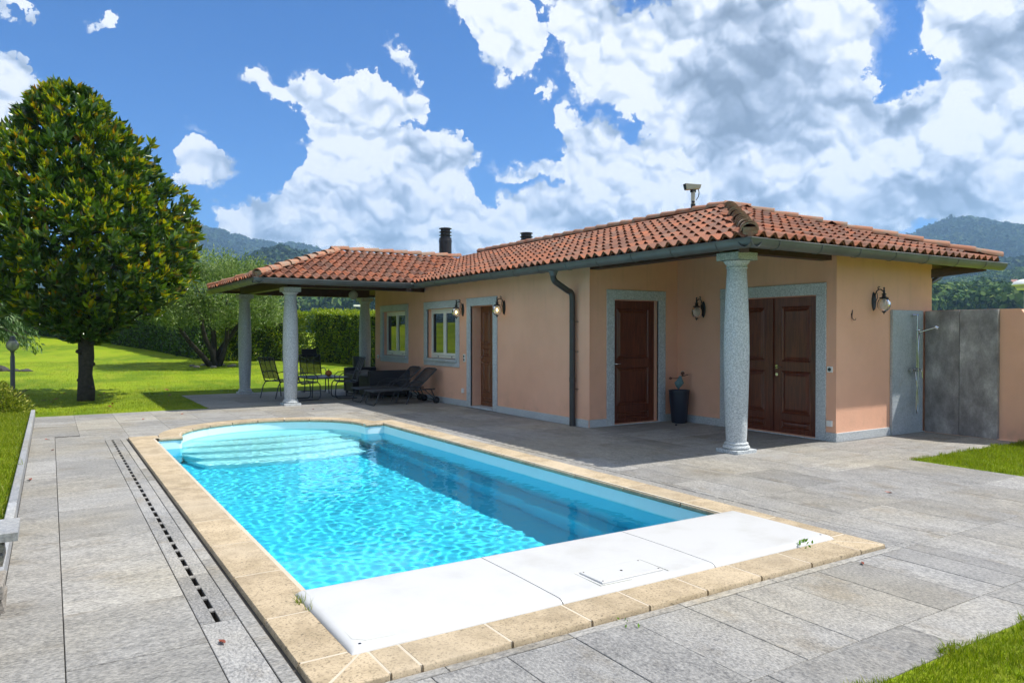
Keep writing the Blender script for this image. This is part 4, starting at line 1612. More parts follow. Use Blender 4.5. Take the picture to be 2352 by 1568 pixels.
# wall infill between wall tops and the roof in the recess
mb = MB()
mb.add([(7.5, 9.6, 2.85), (9.52, 9.6, 2.85), (9.52, 9.6, roof_z(9.52, 9.6) - .04), (7.5, 9.6, roof_z(7.5, 9.6) - .04)], [(0, 1, 2, 3)])
mb.add([(9.52, 6.45, 2.85), (9.52, 9.6, 2.85), (9.52, 9.6, roof_z(9.52, 9.6) - .04), (9.52, 8.39, roof_z(9.52, 8.39) - .04), (9.52, 6.46, roof_z(9.52, 6.46) - .04)], [(0, 1, 2, 3, 4)])
hb(mb, 'wall', M['stucco'])

# roof tiles: wave profile, each course lapped over the one below
PITCH_T, EXPO, TL = .192, .335, .405


def tile_mesh(mat):
    v = []
    nu = 9
    for t in (0, 1):
        for (yy, lift, amp) in ((0.0, .036, .036), (TL, .004, .026)):
            for i in range(nu):
                u = -PITCH_T * .5 + PITCH_T * 1.06 * i / (nu - 1)
                ph = 2 * math.pi * u / PITCH_T
                c = math.cos(ph)
                z = amp * (c if c > 0 else .85 * c) + lift + .026 - (.013 if t else 0)
                v.append((u, yy, z))
    f = []
    a0, a1, b0, b1 = 0, nu, 2 * nu, 3 * nu
    for i in range(nu - 1):
        f.append((a0 + i, a0 + i + 1, a1 + i + 1, a1 + i))
        f.append((b0 + i + 1, b0 + i, b1 + i, b1 + i + 1))
        f.append((a0 + i + 1, a0 + i, b0 + i, b0 + i + 1))
    f.append((a0, a1, b1, b0)); f.append((a0 + nu - 1, b0 + nu - 1, b1 + nu - 1, a1 + nu - 1))
    mb = MB(); mb.add(v, f)
    return mb.mesh('roof_tile', mat, 50)


tile_me = tile_mesh(M['tile'])
tv = np.array([p.co[:] for p in tile_me.vertices]); tf = [tuple(p.vertices) for p in tile_me.polygons]
tiles = []


def lay(P0, E, U, length, slope_len, keep):
    """courses of tiles: P0 eave start, E along the eave, U horizontal direction up the slope"""
    E, U = Vector(E), Vector(U)
    up = (U + Vector((0, 0, SL))).normalized()
    nrm = E.cross(up).normalized()
    if nrm.z < 0: nrm = -nrm
    Xa = up.cross(nrm).normalized()
    ncol = int(length / PITCH_T)
    nrow = int(slope_len / EXPO) + 1
    for c in range(ncol):
        for r_ in range(nrow):
            s = -.045 + r_ * EXPO
            base = Vector(P0) + E * ((c + .5) * PITCH_T) + up * s
            mid = base + up * (TL * .5)
            if not keep(mid.x, mid.y): continue
            j = Euler((random.gauss(0, .006), random.gauss(0, .006), random.gauss(0, .012)))
            Mx = Matrix((Xa, up, nrm)).transposed().to_4x4() @ j.to_matrix().to_4x4()
            base = base + Xa * random.gauss(0, .003) + up * random.gauss(0, .006)
            Mx.translation = base
            tiles.append(((mid - Vector((0, 0, CAM_H))).length, Mx))
            if r_ == 0:
                M2 = Mx.copy(); M2.translation = base - nrm * .026 + up * .012
                tiles.append(((mid - Vector((0, 0, CAM_H))).length + .3, M2))


def near(x, y, plane):
    d = {'AL': x - RX0, 'AR': RX1 - x, 'AF': y - RY0, 'BK': RY1 - y, 'BL': x - BX0, 'BF': y - BY0}
    A_ = min(d['AL'], d['AR'], d['AF'], d['BK'])
    B_ = min(d['BL'], d['BF'], d['BK']) if x < RXM else -9
    top = max(A_, B_)
    return abs(d[plane] - top) < .05 and top > -.2


DG = math.sqrt(1 + SL * SL)
lay((RX0, RY0 + .05, ZE), (0, 1, 0), (1, 0, 0), RY1 - RY0, RD * DG, lambda x, y: near(x, y, 'AL'))
lay((RX0 + .05, RY0, ZE), (1, 0, 0), (0, 1, 0), RX1 - RX0, RD * DG, lambda x, y: near(x, y, 'AF'))
lay((BX0 + .05, BY0, ZE), (1, 0, 0), (0, 1, 0), RX0 + BD - BX0, BD * DG, lambda x, y: near(x, y, 'BF'))
lay((BX0, BY0 + .05, ZE), (0, 1, 0), (1, 0, 0), RY1 - BY0, BD * DG, lambda x, y: near(x, y, 'BL'))
lay((RX1, RY0 + .05, ZE), (0, 1, 0), (-1, 0, 0), RY1 - RY0, RD * DG, lambda x, y: near(x, y, 'AR'))
lay((BX0 + .05, RY1, ZE), (1, 0, 0), (0, -1, 0), RX1 - BX0, RD * DG, lambda x, y: near(x, y, 'BK'))
cam_p = Vector((0, 0, CAM_H))


def faces_cam(Mx):
    n = Mx.to_3x3() @ Vector((0, 0, 1))
    return n.dot(cam_p - Mx.translation) > 0 or Mx.translation.y < 6.6


tiles.sort(key=lambda q: q[0] + (0 if faces_cam(q[1]) else 100))
Hinv = Matrix.Translation(-HB)
for dist, Mx in tiles[:300]:
    o = link_mesh('roof_tile', tile_me, roof)
    o.matrix_local = Hinv @ Mx
V, F = [], []
tq = [q for q in tf if len(q) == 4]
for i, (dist, Mx) in enumerate(tiles[300:]):
    mm = np.array(Hinv @ Mx)
    V.append(tv @ mm[:3, :3].T + mm[:3, 3]); F.append(np.array(tq) + i * len(tv))
me = np_mesh('roof_tiles', np.concatenate(V), np.concatenate(F), M['tile_far'], True)
me.set_sharp_from_angle(angle=R(50))
tag(link_mesh('roof_tiles', me, roof), kind='stuff')


# ridge and hip caps
def cap_mesh(mat, L=.45, r0=.108, r1=.088):
    v, f = [], []
    ns = 8
    for (yy, r, lift) in ((0, r0, .018), (L, r1, 0)):
        for t in (0, .016):
            for k in range(ns + 1):
                a = math.pi * k / ns
                v.append(((r - t) * math.cos(a), yy, (r - t) * .92 * math.sin(a) + lift))
    m_ = ns + 1
    for k in range(ns):
        f += [(k, k + 1, 2 * m_ + k + 1, 2 * m_ + k), (m_ + k + 1, m_ + k, 3 * m_ + k, 3 * m_ + k + 1), (k + 1, k, m_ + k, m_ + k + 1)]
    mb = MB(); mb.add(v, f)
    return mb.mesh('ridge_tile', mat, 60)


cap_me = cap_mesh(M['ridge'])
cap_l = cap_mesh(M['lichen'], .34, .108, .080)


def caps(p, q, me, expo, drop=.012):
    p, q = Vector(p), Vector(q)
    d = (q - p).normalized()
    n = max(1, round(((q - p).length - .36) / expo)); expo = ((q - p).length - .36) / n
    s = d.cross(Vector((0, 0, 1))).normalized()
    u = s.cross(d)
    for i in range(n + 1):
        Mx = Matrix((s, d, u)).transposed().to_4x4() @ Euler((random.gauss(0, .015), random.gauss(0, .03), random.gauss(0, .02))).to_matrix().to_4x4()
        Mx.translation = p + d * (i * expo) + Vector((0, 0, .028)) + s * random.gauss(0, .006)
        o = link_mesh('ridge_tile', me, roof)
        o.matrix_local = Hinv @ Mx


zr = ZE + SL * RD
apex = (RXM, RY0 + RD, zr)
caps((RX0 + .01, RY0 + .01, ZE + .03), apex, cap_l, .24)
caps((RX1 + .01, RY0 - .01, ZE + .035), apex, cap_me, .40)
caps((RXM, RY1 - RD, zr + .01), (RXM, RY0 + RD + .05, zr + .01), cap_me, .40)
zb = ZE + SL * BD
caps((BX0 + .01, BY0 + .01, ZE + .03), (BX0 + BD, BYM, zb), cap_me, .40)
caps((BX0 + .01, RY1 - .01, ZE + .03), (BX0 + BD, BYM, zb), cap_me, .40)
caps((RX0 + BD - .05, BYM, zb + .01), (BX0 + BD - .1, BYM, zb + .01), cap_me, .40)
caps((RX1, RY1, ZE + .03), (RXM, RY1 - RD, zr), cap_me, .40)
# mortar under the first hip tiles
for (x, y) in ((RX0 + .03, RY0 + .03), (BX0 + .03, BY0 + .03)):
    mb = MB(); mb.box((x - .030, y - .030, ZE - .03), (x + .06, y + .06, ZE + .07)); hb(mb, 'hip_end_block', M['lichen'], roof)
    mb = MB(); mb.beam((x - .002, y - .002, ZE + .062), (x + .03, y + .03, ZE + .075), .17, .12); hb(mb, 'mortar_plug', M['lichen'], roof)

# gutters -----------------------------------------------------------------------------
GR = .100
GZ = 2.668


def gutter(p, q, side, ext0=0.0, ext1=0.0):
    """half round gutter; side points away from the roof"""
    P, Q, S = Vector((*p, GZ)), Vector((*q, GZ)), Vector((*side, 0))
    d = (Q - P).normalized()
    P = P - d * ext0; Q = Q + d * ext1
    v, f = [], []
    ns = 10
    ang = [math.pi * k / ns for k in range(ns + 1)]
    sec = [(GR * math.cos(a), -GR * math.sin(a)) for a in ang]
    lip = [(GR + .012 * math.cos(b), .004 + .008 * math.sin(b)) for b in np.linspace(-.5, math.pi, 5)][::-1]
    sec = lip + sec + [(-GR, .02)]
    inner = [(x * .95, z + .003) for x, z in sec[::-1]]
    sec = sec + inner
    for e in (P, Q):
        for (a, z) in sec:
            w = e + S * a
            v.append((w.x, w.y, w.z + z))
    n = len(sec)
    f = [(k, (k + 1) % n, n + (k + 1) % n, n + k) for k in range(n)]
    f += [tuple(range(n)), tuple(range(2 * n - 1, n - 1, -1))]
    mb = MB(); mb.add(v, f)
    return hb(mb, 'gutter', M['gutter'], smooth=35)


GL = RX0 + .048
GF = RY0 + .048
gA = gutter((GL, GF), (GL, BY0 + .05), (-1, 0), GR, 0)
gF = gutter((GL, GF), (RX1, GF), (0, -1), GR, .17)
gB = gutter((BX0 + .048, BY0 + .048), (RX0 + .05, BY0 + .048), (0, -1), GR, 0)
gL = gutter((BX0 + .048, BY0 + .048), (BX0 + .048, RY1), (-1, 0), GR, .05)
mb = MB()
mb.lathe([(.001, -GR), (GR * .7, -GR * .72), (GR, 0)], (0, 0, 0), 12)
br = [(a, z) for a, z in [((GR + .004) * math.cos(t), -(GR + .004) * math.sin(t)) for t in np.linspace(0, math.pi * .8, 10)]]


def bracket_mesh(ax):
    mb = MB()
    v, f = [], []
    for e in (-.006, .006):
        for (a, z) in br:
            v.append((e, -a, z) if ax == 'f' else (-a, e, z))
    n = len(br)
    for k in range(n - 1): f.append((k, k + 1, n + k + 1, n + k))
    mb.add(v, f)
    # thickness
    v2 = [((x, y * 1.05, z * 1.05) if ax == 'f' else (x * 1.05, y, z * 1.05)) for x, y, z in v]
    mb.add(v2, f)
    b = len(v)
    mb.f += [(k, k + 1, b + k + 1, b + k) for k in range(n - 1)] + [(n + k + 1, n + k, b + n + k, b + n + k + 1) for k in range(n - 1)]
    mb.mi = [0] * len(mb.f)
    return mb.mesh('gutter_bracket', M['gutter'])


bl, bf = bracket_mesh('l'), bracket_mesh('f')
for y in np.arange(6.35, 15.1, .78):
    link_mesh('gutter_bracket', bl, gA, Vector((GL, y, GZ)) - HB)
for x in np.arange(7.45, 13.0, .82):
    link_mesh('gutter_bracket', bf, gF, Vector((x, GF, GZ)) - HB)
for x in np.arange(3.9, 6.9, .8):
    link_mesh('gutter_bracket', bf, gB, Vector((x, BY0 + .048, GZ)) - HB)
for y in np.arange(15.8, 20.3, .8):
    link_mesh('gutter_bracket', bl, gL, Vector((BX0 + .048, y, GZ)) - HB)
mb = MB(); mb.box((6.86, 15.18, GZ - .002), (7.06, 15.34, GZ + .016)); hb(mb, 'valley_spout', M['camera_grey'], gB)

# downpipe
pts = [(7.03, 9.93, 2.60), (7.03, 9.93, 2.54)]
pts += [(7.03 + .12 - .12 * math.cos(a), 9.93, 2.50 - .12 * math.sin(a)) for a in np.linspace(.1, 1.05, 5)]
pts += [(7.30 + .03, 9.93, 2.265), ]
pts += [(7.32 + .10 * math.sin(a), 9.93, 2.17 + .10 * math.cos(a)) for a in np.linspace(.6, 1.5, 5)]
pts += [(7.425, 9.93, 2.08), (7.425, 9.93, .0)]
mb = MB(); mb.tube(pts, .050, 16)
dp = hb(mb, 'downpipe', M['pipe'], smooth=40)
for z in (.80, .76):
    mb = MB(); mb.lathe([(.051, -.016), (.056, -.014), (.056, .014), (.051, .016)], (7.425, 9.93, z), 16); hb(mb, 'pipe_collar', M['pipe'], dp, smooth=40)
for z in (1.75, 1.25, .62):
    mb = MB(); mb.tube([(7.425, 9.87, z), (7.50, 9.86, z)], .006, 6); mb.lathe([(.052, -.008), (.055, -.007), (.055, .007), (.052, .008)], (7.425, 9.93, z), 16); hb(mb, 'pipe_clip', M['pipe'], dp)
mb = MB()
mb.lathe([(.085, 2.585), (.052, 2.50)], (7.03, 9.93, 0), 14, cap=False); hb(mb, 'gutter_outlet', M['gutter'], dp, smooth=40)
# downpipe at the far right corner
pts = [(12.86, 6.75, 2.62), (12.84, 6.75, 2.52), (12.60, 6.72, 2.44), (12.30, 6.68, 2.36), (12.14, 6.66, 2.22), (12.08, 6.65, 2.05), (12.08, 6.65, 0)]
mb = MB(); mb.tube(pts, .045, 12); hb(mb, 'downpipe', M['pipe'], smooth=40)


# chimneys: part of the roof
def flue(x, y, ztop, body):
    z0 = roof_z(x, y) - .05
    r = .175
    mb = MB()
    mb.lathe([(r, z0), (r, ztop - .42), (r + .006, ztop - .418), (r + .006, ztop - .36), (r, ztop - .355), (r * .98, ztop - .29), (.135, ztop - .29), (.135, ztop - .04)], (x, y, 0), 28)
    ch = hb(mb, 'chimney_flue', M['flue'], smooth=35)
    for z in (ztop - .03, ztop - .13, ztop - .22):
        mb = MB(); mb.lathe([(.12, z - .012), (.178, z - .010), (.180, z), (.150, z + .014), (.10, z + .022)], (x, y, 0), 28); hb(mb, 'cowl_ring', M['flue'], ch, smooth=35)
    for a in (0.4, 1.97, 3.54, 5.11):
        mb = MB(); mb.tube([(x + .168 * math.cos(a), y + .168 * math.sin(a), ztop - .30), (x + .168 * math.cos(a), y + .168 * math.sin(a), ztop - .03)], .005, 6); hb(mb, 'cowl_rod', M['flue'], ch)


flue(9.40, 18.5, 4.52, 1)
flue(11.0, 16.8, 4.31, 0)


# ================================================================ fittings on and around the house
def wall_lamp(loc, rz, label, lit):
    """black iron bracket with a ribbed glass globe; local -y points away from the wall"""
    t = empty('wall_lamp', loc, rz, label=label, cat='wall lamp', group='black iron wall lamps with glass globes')
    t.scale = (.80, .80, .80)
    mb = MB()
    v, f = [], []
    prof = [(0, -.18), (.02, -.165), (.045, -.12), (.062, -.05), (.062, .05), (.045, .12), (.02, .165), (0, .18)]
    out = [(x, z) for x, z in prof] + [(-x, z) for x, z in prof[::-1][1:-1]]
    n = len(out)
    v = [(x, 0, z) for x, z in out] + [(x * .75, -.028, z * .85) for x, z in out]
    f = [tuple(range(n, 2 * n))] + [(k, (k + 1) % n, n + (k + 1) % n, n + k) for k in range(n)]
    mb.add(v, f)
    mb.build('back_plate', M['iron'], t)
    mb = MB()
    pts = [(0, -.02, .04)] + [(0, -.115 - .095 * math.cos(a), .12 + .105 * math.sin(a)) for a in np.linspace(-.15, math.pi * .93, 10)][::1]
    pts = [(0, -.02, .04), (0, -.03, .11), (0, -.06, .185), (0, -.105, .22), (0, -.15, .215), (0, -.19, .18), (0, -.205, .14)]
    mb.tube(pts, .011, 8)
    mb.tube([(0, -.10, .22), (0, -.085, .25), (0, -.10, .275), (0, -.12, .268), (0, -.118, .25)], [.009, .009, .008, .008, .006], 6)
    mb.tube([(0, -.03, -.02), (0, -.08, .06), (0, -.07, .16)], .006, 6)
    mb.build('bracket_arm', M['iron'], t, smooth=45)
    mb = MB()
    mb.lathe([(.006, .255), (.013, .25), (.018, .235), (.010, .222), (.014, .205), (.018, .18), (.016, .15), (.024, .14), (.042, .132), (.044, .122), (.028, .116), (.036, .085), (.040, .075), (.075, .066), (.082, .052), (.070, .046)], (0, -.205, 0), 20)
    mb.build('lamp_cap', M['iron'], t, smooth=40)
    mb = MB()
    mb.lathe([(.066, .05), (.092, .02), (.108, -.02), (.114, -.065), (.108, -.11), (.090, -.15), (.060, -.18), (.03, -.19)], (0, 0, 0), 28, cap=False)
    g = mb.build('glass_globe', M['globe'], t, smooth=True)
    g.location = (0, -.205, 0)
    mb = MB()
    mb.lathe([(.034, -.186), (.04, -.195), (.03, -.205), (.016, -.212), (.010, -.228), (.004, -.242), (.001, -.246)], (0, -.205, 0), 16)
    mb.build('bottom_finial', M['iron'], t, smooth=40)
    mb = MB()
    mb.lathe([(.016, .05), (.018, .0), (.018, -.02)], (0, -.205, 0), 12)
    mb.build('lamp_holder', M['iron'], t)
    mb = MB()
    mb.lathe([(.010, -.02), (.020, -.04), (.026, -.065), (.018, -.09), (.003, -.098)], (0, -.205, 0), 12, cap=False)
    mb.build('light_bulb', M['bulb'] if lit else M['globe_milk'], t, smooth=True)
    return t


wall_lamp((7.5, 13.93, 2.055), -math.pi / 2, 'lit wall lamp between the larger window and the narrow door', True)
wall_lamp((7.5, 12.24, 2.055), -math.pi / 2, 'lit wall lamp on the right of the narrow chestnut door', True)
wall_lamp((9.52, 8.98, 1.965), -math.pi / 2, 'unlit wall lamp inside the recess above the dark planter', False)
wall_lamp((10.42, 6.45, 2.03), 0, 'unlit wall lamp on the right facade beside the shower', False)


def wall_plate(name, loc, rz, w, h, label, holes, cat, deep=.02):
    t = empty(name, loc, rz, label=label, cat=cat)
    mb = MB(); mb.slab(-w / 2, w / 2, -h / 2, h / 2, 0, deep, .003)
    mb.v = [(x, -z, y) for x, y, z in mb.v]
    mb.build('cover_plate', M['white'], t)
    for (x, z, r) in holes:
        mb = MB(); mb.tube([(x, -deep - .003, z), (x, -deep + .004, z)], r, 14)
        mb.build('socket_opening', M['socket_dark'], t)
    return t


Hp = math.pi / 2
wall_plate('double_socket', (7.5, 13.86, 1.03), -Hp, .085, .165, 'white double wall socket left of the narrow door frame', [(0, .036, .026), (0, -.036, .026)], 'wall socket')
wall_plate('switch_box', (7.5, 13.92, .33), -Hp, .08, .10, 'small white box low on the wall by the narrow door', [], 'wall box', .03)
wall_plate('round_socket', (7.5, 18.74, .93), -Hp, .09, .09, 'small white outlet left of the far window', [(0, 0, .022)], 'wall socket')
wall_plate('wall_socket', (9.52, 6.545, 1.035), -Hp, .085, .085, 'white wall socket with round dark hole beside the double door', [(0, 0, .026)], 'wall socket')
wall_plate('blank_box', (9.52, 6.545, .255), -Hp, .085, .085, 'white blank box near the ground beside the double door', [], 'wall box', .03)
# iron hook
t = empty('wall_hook', (9.875, 6.45, 1.815), 0, label='small curly iron hook on the right facade, left of the lamp', cat='hook')
mb = MB(); mb.tube([(.03, -.006, .10), (.012, -.008, .06), (0, -.01, .0), (-.012, -.02, -.05), (0, -.05, -.085), (.03, -.06, -.08), (.04, -.062, -.05)], [.006, .009, .010, .009, .007, .006, .004], 8)
mb.build('hook_bar', M['iron'], t, smooth=True)
mb = MB(); mb.tube([(.0, 0, .02), (.0, -.012, .02)], .014, 10); mb.build('hook_rosette', M['iron'], t)
t.scale = (.8, .8, .8)

# globe lamp under the porch
t = empty('ceiling_globe_lamp', (6.33, 17.45, 2.72), 0, label='round frosted globe lamp hanging from the porch beam', cat='ceiling lamp')
mb = MB(); mb.lathe([(.06, 0), (.06, -.03), (.035, -.05), (.035, -.10)], seg=18); mb.build('lamp_mount', M['iron'], t)
mb = MB(); mb.ball((0, 0, 0), .115, 22, 14); g = mb.build('glass_globe', M['globe_clear'], t, smooth=True); g.location = (0, 0, -.22)

# roof camera
t = empty('security_camera', (RXM, 9.62, zr + .04), 0, label='grey boxed camera on a short pole on the roof ridge', cat='camera')
mb = MB(); mb.tube([(0, 0, -.06), (0, 0, .15)], .042, 14); mb.build('pole_foot', M['flue'], t)
mb = MB(); mb.tube([(0, 0, .15), (0, 0, .37)], .037, 14); mb.build('camera_pole', M['camera_grey'], t)
mb = MB()
q = math.radians(-24)
Mr = Matrix.Rotation(q, 4, 'Z') @ Matrix.Translation((0, 0, .40)) @ Matrix.Scale(.72, 4)
v = [(-.20, -.075, .0), (.16, -.075, .03), (.16, .075, .03), (-.20, .075, .0), (-.23, -.095, .155), (.19, -.095, .135), (.19, .095, .135), (-.23, .095, .155)]
mb.add([Mr @ Vector(p) for p in v], [(3, 2, 1, 0), (4, 5, 6, 7), (0, 1, 5, 4), (1, 2, 6, 5), (2, 3, 7, 6), (3, 0, 4, 7)])
mb.build('camera_housing', M['camera_grey'], t, bevel=.006)
mb = MB(); mb.add([Mr @ Vector(p) for p in [(-.2015, -.068, .006), (-.2015, .068, .006), (-.231, .086, .150), (-.231, -.086, .150), (-.207, -.068, .006), (-.207, .068, .006), (-.237, .086, .150), (-.237, -.086, .150)]], [(0, 1, 2, 3), (4, 7, 6, 5), (0, 4, 5, 1), (1, 5, 6, 2), (2, 6, 7, 3), (3, 7, 4, 0)])
mb.build('camera_lens_plate', M['cap_dark'], t)
mb = MB(); mb.box((-.045, -.03, .36), (.045, .03, .41)); mb.build('tilt_bracket', M['cap_dark'], t)
mb = MB(); mb.tube([(.09, -.045, .415), (.10, -.05, .35), (.08, -.05, .28), (.04, -.035, .22)], .008, 6); mb.build('camera_cable', M['cap_dark'], t)
mb = MB(); mb.tube([(-.06, -.04, .18), (-.02, -.045, .18)], .02, 8); mb.build('pole_clamp', M['cap_dark'], t)

# ---------------------------------------------------------------- shower corner and garden wall
gw = empty('garden_wall', (11.95, 5.4, 0), label='pink rendered garden wall running from the shower to the right edge', cat='wall')
mb = MB()
prof = [(6.44, 0), (6.44, 1.90), (5.09, 1.90), (4.6, 1.22), (2.0, 1.20), (2.0, 0)]
v = [(-.13, y - 5.4, z) for y, z in prof] + [(.10, y - 5.4, z) for y, z in prof]
n = len(prof)
mb.add(v, [tuple(range(n)), tuple(range(2 * n - 1, n - 1, -1))] + [(k, (k + 1) % n, n + (k + 1) % n, n + k) for k in range(n)])
mb.build('wall_body', M['stucco'], gw, bevel=.012)
sh = empty('shower_surround', (11.72, 6.40, 0), label='outdoor shower corner clad in tall grey stone slabs', cat='shower surround')
mb = MB(); mb.box((10.852 - 11.72, .005, 0), (11.69 - 11.72, .048, 1.91)); mb.build('stone_slab', M['slate_pale'], sh, bevel=.004, label='pale grey slab carrying the shower rail')
mb = MB(); mb.box((.035, 5.893 - 6.4, 0), (.098, 6.41 - 6.4, 1.905)); mb.build('stone_slab', M['slate'], sh, bevel=.004, label='mottled dark slab next to the corner')
mb = MB(); mb.box((.030, 5.352 - 6.4, 0), (.098, 5.885 - 6.4, 1.908)); mb.build('stone_slab', M['slate'], sh, bevel=.004, label='darkest slab beside the pink wall')
shw = empty('hand_shower', (11.40, 6.40, 0), label='chrome hand shower with rail, mixer tap and hanging hose on the pale slab', cat='shower')
mb = MB(); mb.tube([(0, -.06, 1.02), (0, -.06, 1.84)], .012, 10); mb.tube([(-.06, -.02, 1.84), (0.03, -.06, 1.84)], .014, 8); mb.tube([(0, 0, 1.84), (0, -.06, 1.84)], .012, 8); mb.build('riser_rail', M['steel'], shw, smooth=40)
mb = MB(); mb.tube([(-.13, -.055, .99), (.10, -.055, .99)], .022, 12); mb.tube([(-.10, .0, .99), (-.10, -.05, .99)], .028, 12); mb.tube([(.06, .0, .99), (.06, -.05, .99)], .028, 12); mb.tube([(-.15, -.055, .99), (-.13, -.055, .99)], .030, 12); mb.build('mixer_tap', M['steel'], shw, smooth=40)
mb = MB(); mb.tube([(.09, -.06, .99), (.10, -.085, .96), (.105, -.09, .86)], .007, 8); mb.build('mixer_lever', M['steel'], shw)
mb = MB(); mb.tube([(0, -.06, 1.60), (.035, -.075, 1.60)], .018, 10); mb.tube([(.035, -.075, 1.57), (.09, -.14, 1.60), (.16, -.26, 1.645)], [.011, .012, .014], 10); mb.tube([(.155, -.25, 1.655), (.175, -.285, 1.635)], [.03, .036], 14); mb.build('shower_head', M['steel'], shw, smooth=40)
hs = [(.04, -.075, 1.57), (.0, -.085, 1.45), (-.005, -.08, 1.2), (0, -.085, 1.02), (-.01, -.08, .80), (-.035, -.07, .58), (-.03, -.07, .38), (-.005, -.07, .31), (.015, -.07, .36), (.012, -.07, .56), (-.03, -.07, .80), (-.05, -.065, .96)]
mb = MB(); mb.tube(hs, .0075, 8); mb.build('shower_hose', M['steel'], shw, smooth=True)
t = empty('floor_drain_cap', (9.62, 6.62, 0), label='small round metal door stop on the paving by the double door', cat='door stop')
mb = MB(); mb.lathe([(.025, 0), (.025, .012), (.018, .022), (.004, .024)], seg=16); mb.build('stop_body', M['steel'], t, smooth=40)
t = empty('dark_pebble', (8.95, 9.05, 0), label='small black pebble on the paving left of the planter', cat='pebble')
mb = MB(); mb.ball((0, 0, .012), .022, 10, 6, sz=.6); mb.build('pebble_body', M['black'], t, smooth=True)

# planter with a metal figure
t = empty('tall_planter', (9.27, 9.30, 0), label='tall tapered anthracite planter in the recess corner', cat='planter')
t.scale = (.80, .80, .80)
mb = MB(); mb.lathe([(.150, 0), (.165, .02), (.215, .60), (.222, .68), (.228, .685), (.228, .715), (.205, .715), (.198, .66)], seg=36); mb.build('planter_body', M['anthracite'], t, smooth=35)
mb = MB(); mb.lathe([(.20, .665), (.001, .672)], seg=24, cap=False); mb.build('soil', M['mortar'], t)
t = empty('garden_figurine', (9.27, 9.30, .535), R(-30), label='teal metal figurine of a girl in a flared dress on a stake in the planter', cat='figurine')
mb = MB(); mb.tube([(0, 0, -.05), (0, 0, .08)], .006, 6); mb.build('stake', M['rust'], t)
mb = MB(); mb.lathe([(.005, .05), (.05, .10), (.085, .16), (.075, .175), (.03, .25), (.025, .28)], (0, 0, 0), 14)
mb.v = [(x - .35 * (z - .16) * -1.0 * .5, y * .5, z) for x, y, z in mb.v]
mb.build('dress', M['patina'], t, smooth=True)
mb = MB(); mb.ball((.06, 0, .325), .034, 12, 8); mb.tube([(.05, 0, .28), (.058, 0, .31)], .012, 6); mb.build('head', M['rust'], t, smooth=True)
mb = MB(); mb.tube([(.045, 0, .275), (.09, -.01, .285), (.155, 0, .30)], [.010, .009, .006], 6); mb.tube([(.03, 0, .27), (-.05, 0, .235), (-.13, 0, .24)], [.010, .008, .005], 6); mb.tube([(-.13, 0, .24), (-.16, 0, .255), (-.175, 0, .235), (-.15, 0, .225), (-.135, 0, .238)], .012, 6); mb.build('arm', M['rust'], t, smooth=True)
mb = MB(); mb.tube([(.04, 0, .355), (.075, 0, .352), (.09, 0, .32)], [.012, .014, .008], 6); mb.build('headscarf', M['cushion'], t, smooth=True)

# lamps in the garden and beyond the wall
t = empty('garden_lamp', (-.82, 22.75, float(lawn_z(-.82, 22.75))), 0, label='grey garden lamp post with a clear glass globe on the left lawn', cat='garden lamp')
mb = MB(); mb.lathe([(.10, 0), (.10, .03), (.055, .06), (.052, .9), (.042, .92), (.042, 1.0), (.055, 1.02), (.055, 1.05), (.038, 1.06)], seg=18); mb.build('lamp_post', M['lamp_pole'], t, smooth=40)
mb = MB(); mb.ball((0, 0, 0), .148, 22, 14); g = mb.build('glass_globe', M['globe_clear'], t, smooth=True); g.location = (0, 0, 1.175)
mb = MB(); mb.lathe([(.06, 1.285), (.09, 1.295), (.085, 1.32), (.06, 1.34), (.058, 1.375), (.066, 1.38), (.06, 1.40), (.02, 1.42)], seg=18); mb.build('lamp_cap', M['lamp_pole'], t, smooth=40)
mb = MB(); mb.lathe([(.02, 1.06), (.02, 1.14), (.035, 1.16), (.035, 1.23), (.01, 1.25)], seg=12); mb.build('light_bulb', M['globe_milk'], t, smooth=40)

t = empty('street_lamp', (25.45, 10.75, -.42), 0, label='white domed street lamp on a grey pole beyond the pink wall', cat='street lamp')
mb = MB(); mb.tube([(0, 0, 0), (0, 0, 3.35)], .10, 12); mb.build('pole', M['camera_grey'], t, smooth=40)
mb = MB(); mb.lathe([(.27, 3.32), (.29, 3.34), (.31, 3.43), (.42, 3.46), (.42, 3.485), (.36, 3.57), (.22, 3.63), (.05, 3.655)], seg=28); mb.build('lamp_dome', M['white'], t, smooth=35)
mb = MB(); mb.lathe([(.315, 3.36), (.325, 3.43)], seg=28, cap=False); mb.build('lamp_band', M['camera_grey'], t)
mb = MB(); mb.tube([(.16, -.1, 0), (.16, -.1, 3.2)], .02, 6); mb.build('cable_pipe', M['white'], t)
t = empty('street_lamp', (22.6, 60, -.3), 0, label='slim white lamp post far behind the hedge, seen under the porch', cat='street lamp')
mb = MB(); mb.tube([(0, 0, 0), (0, 0, 4.2)], .07, 8); mb.build('pole', M['white'], t)
mb = MB(); mb.box((-.8, -.12, 4.15), (.25, .12, 4.3)); mb.build('lamp_head', M['white'], t)

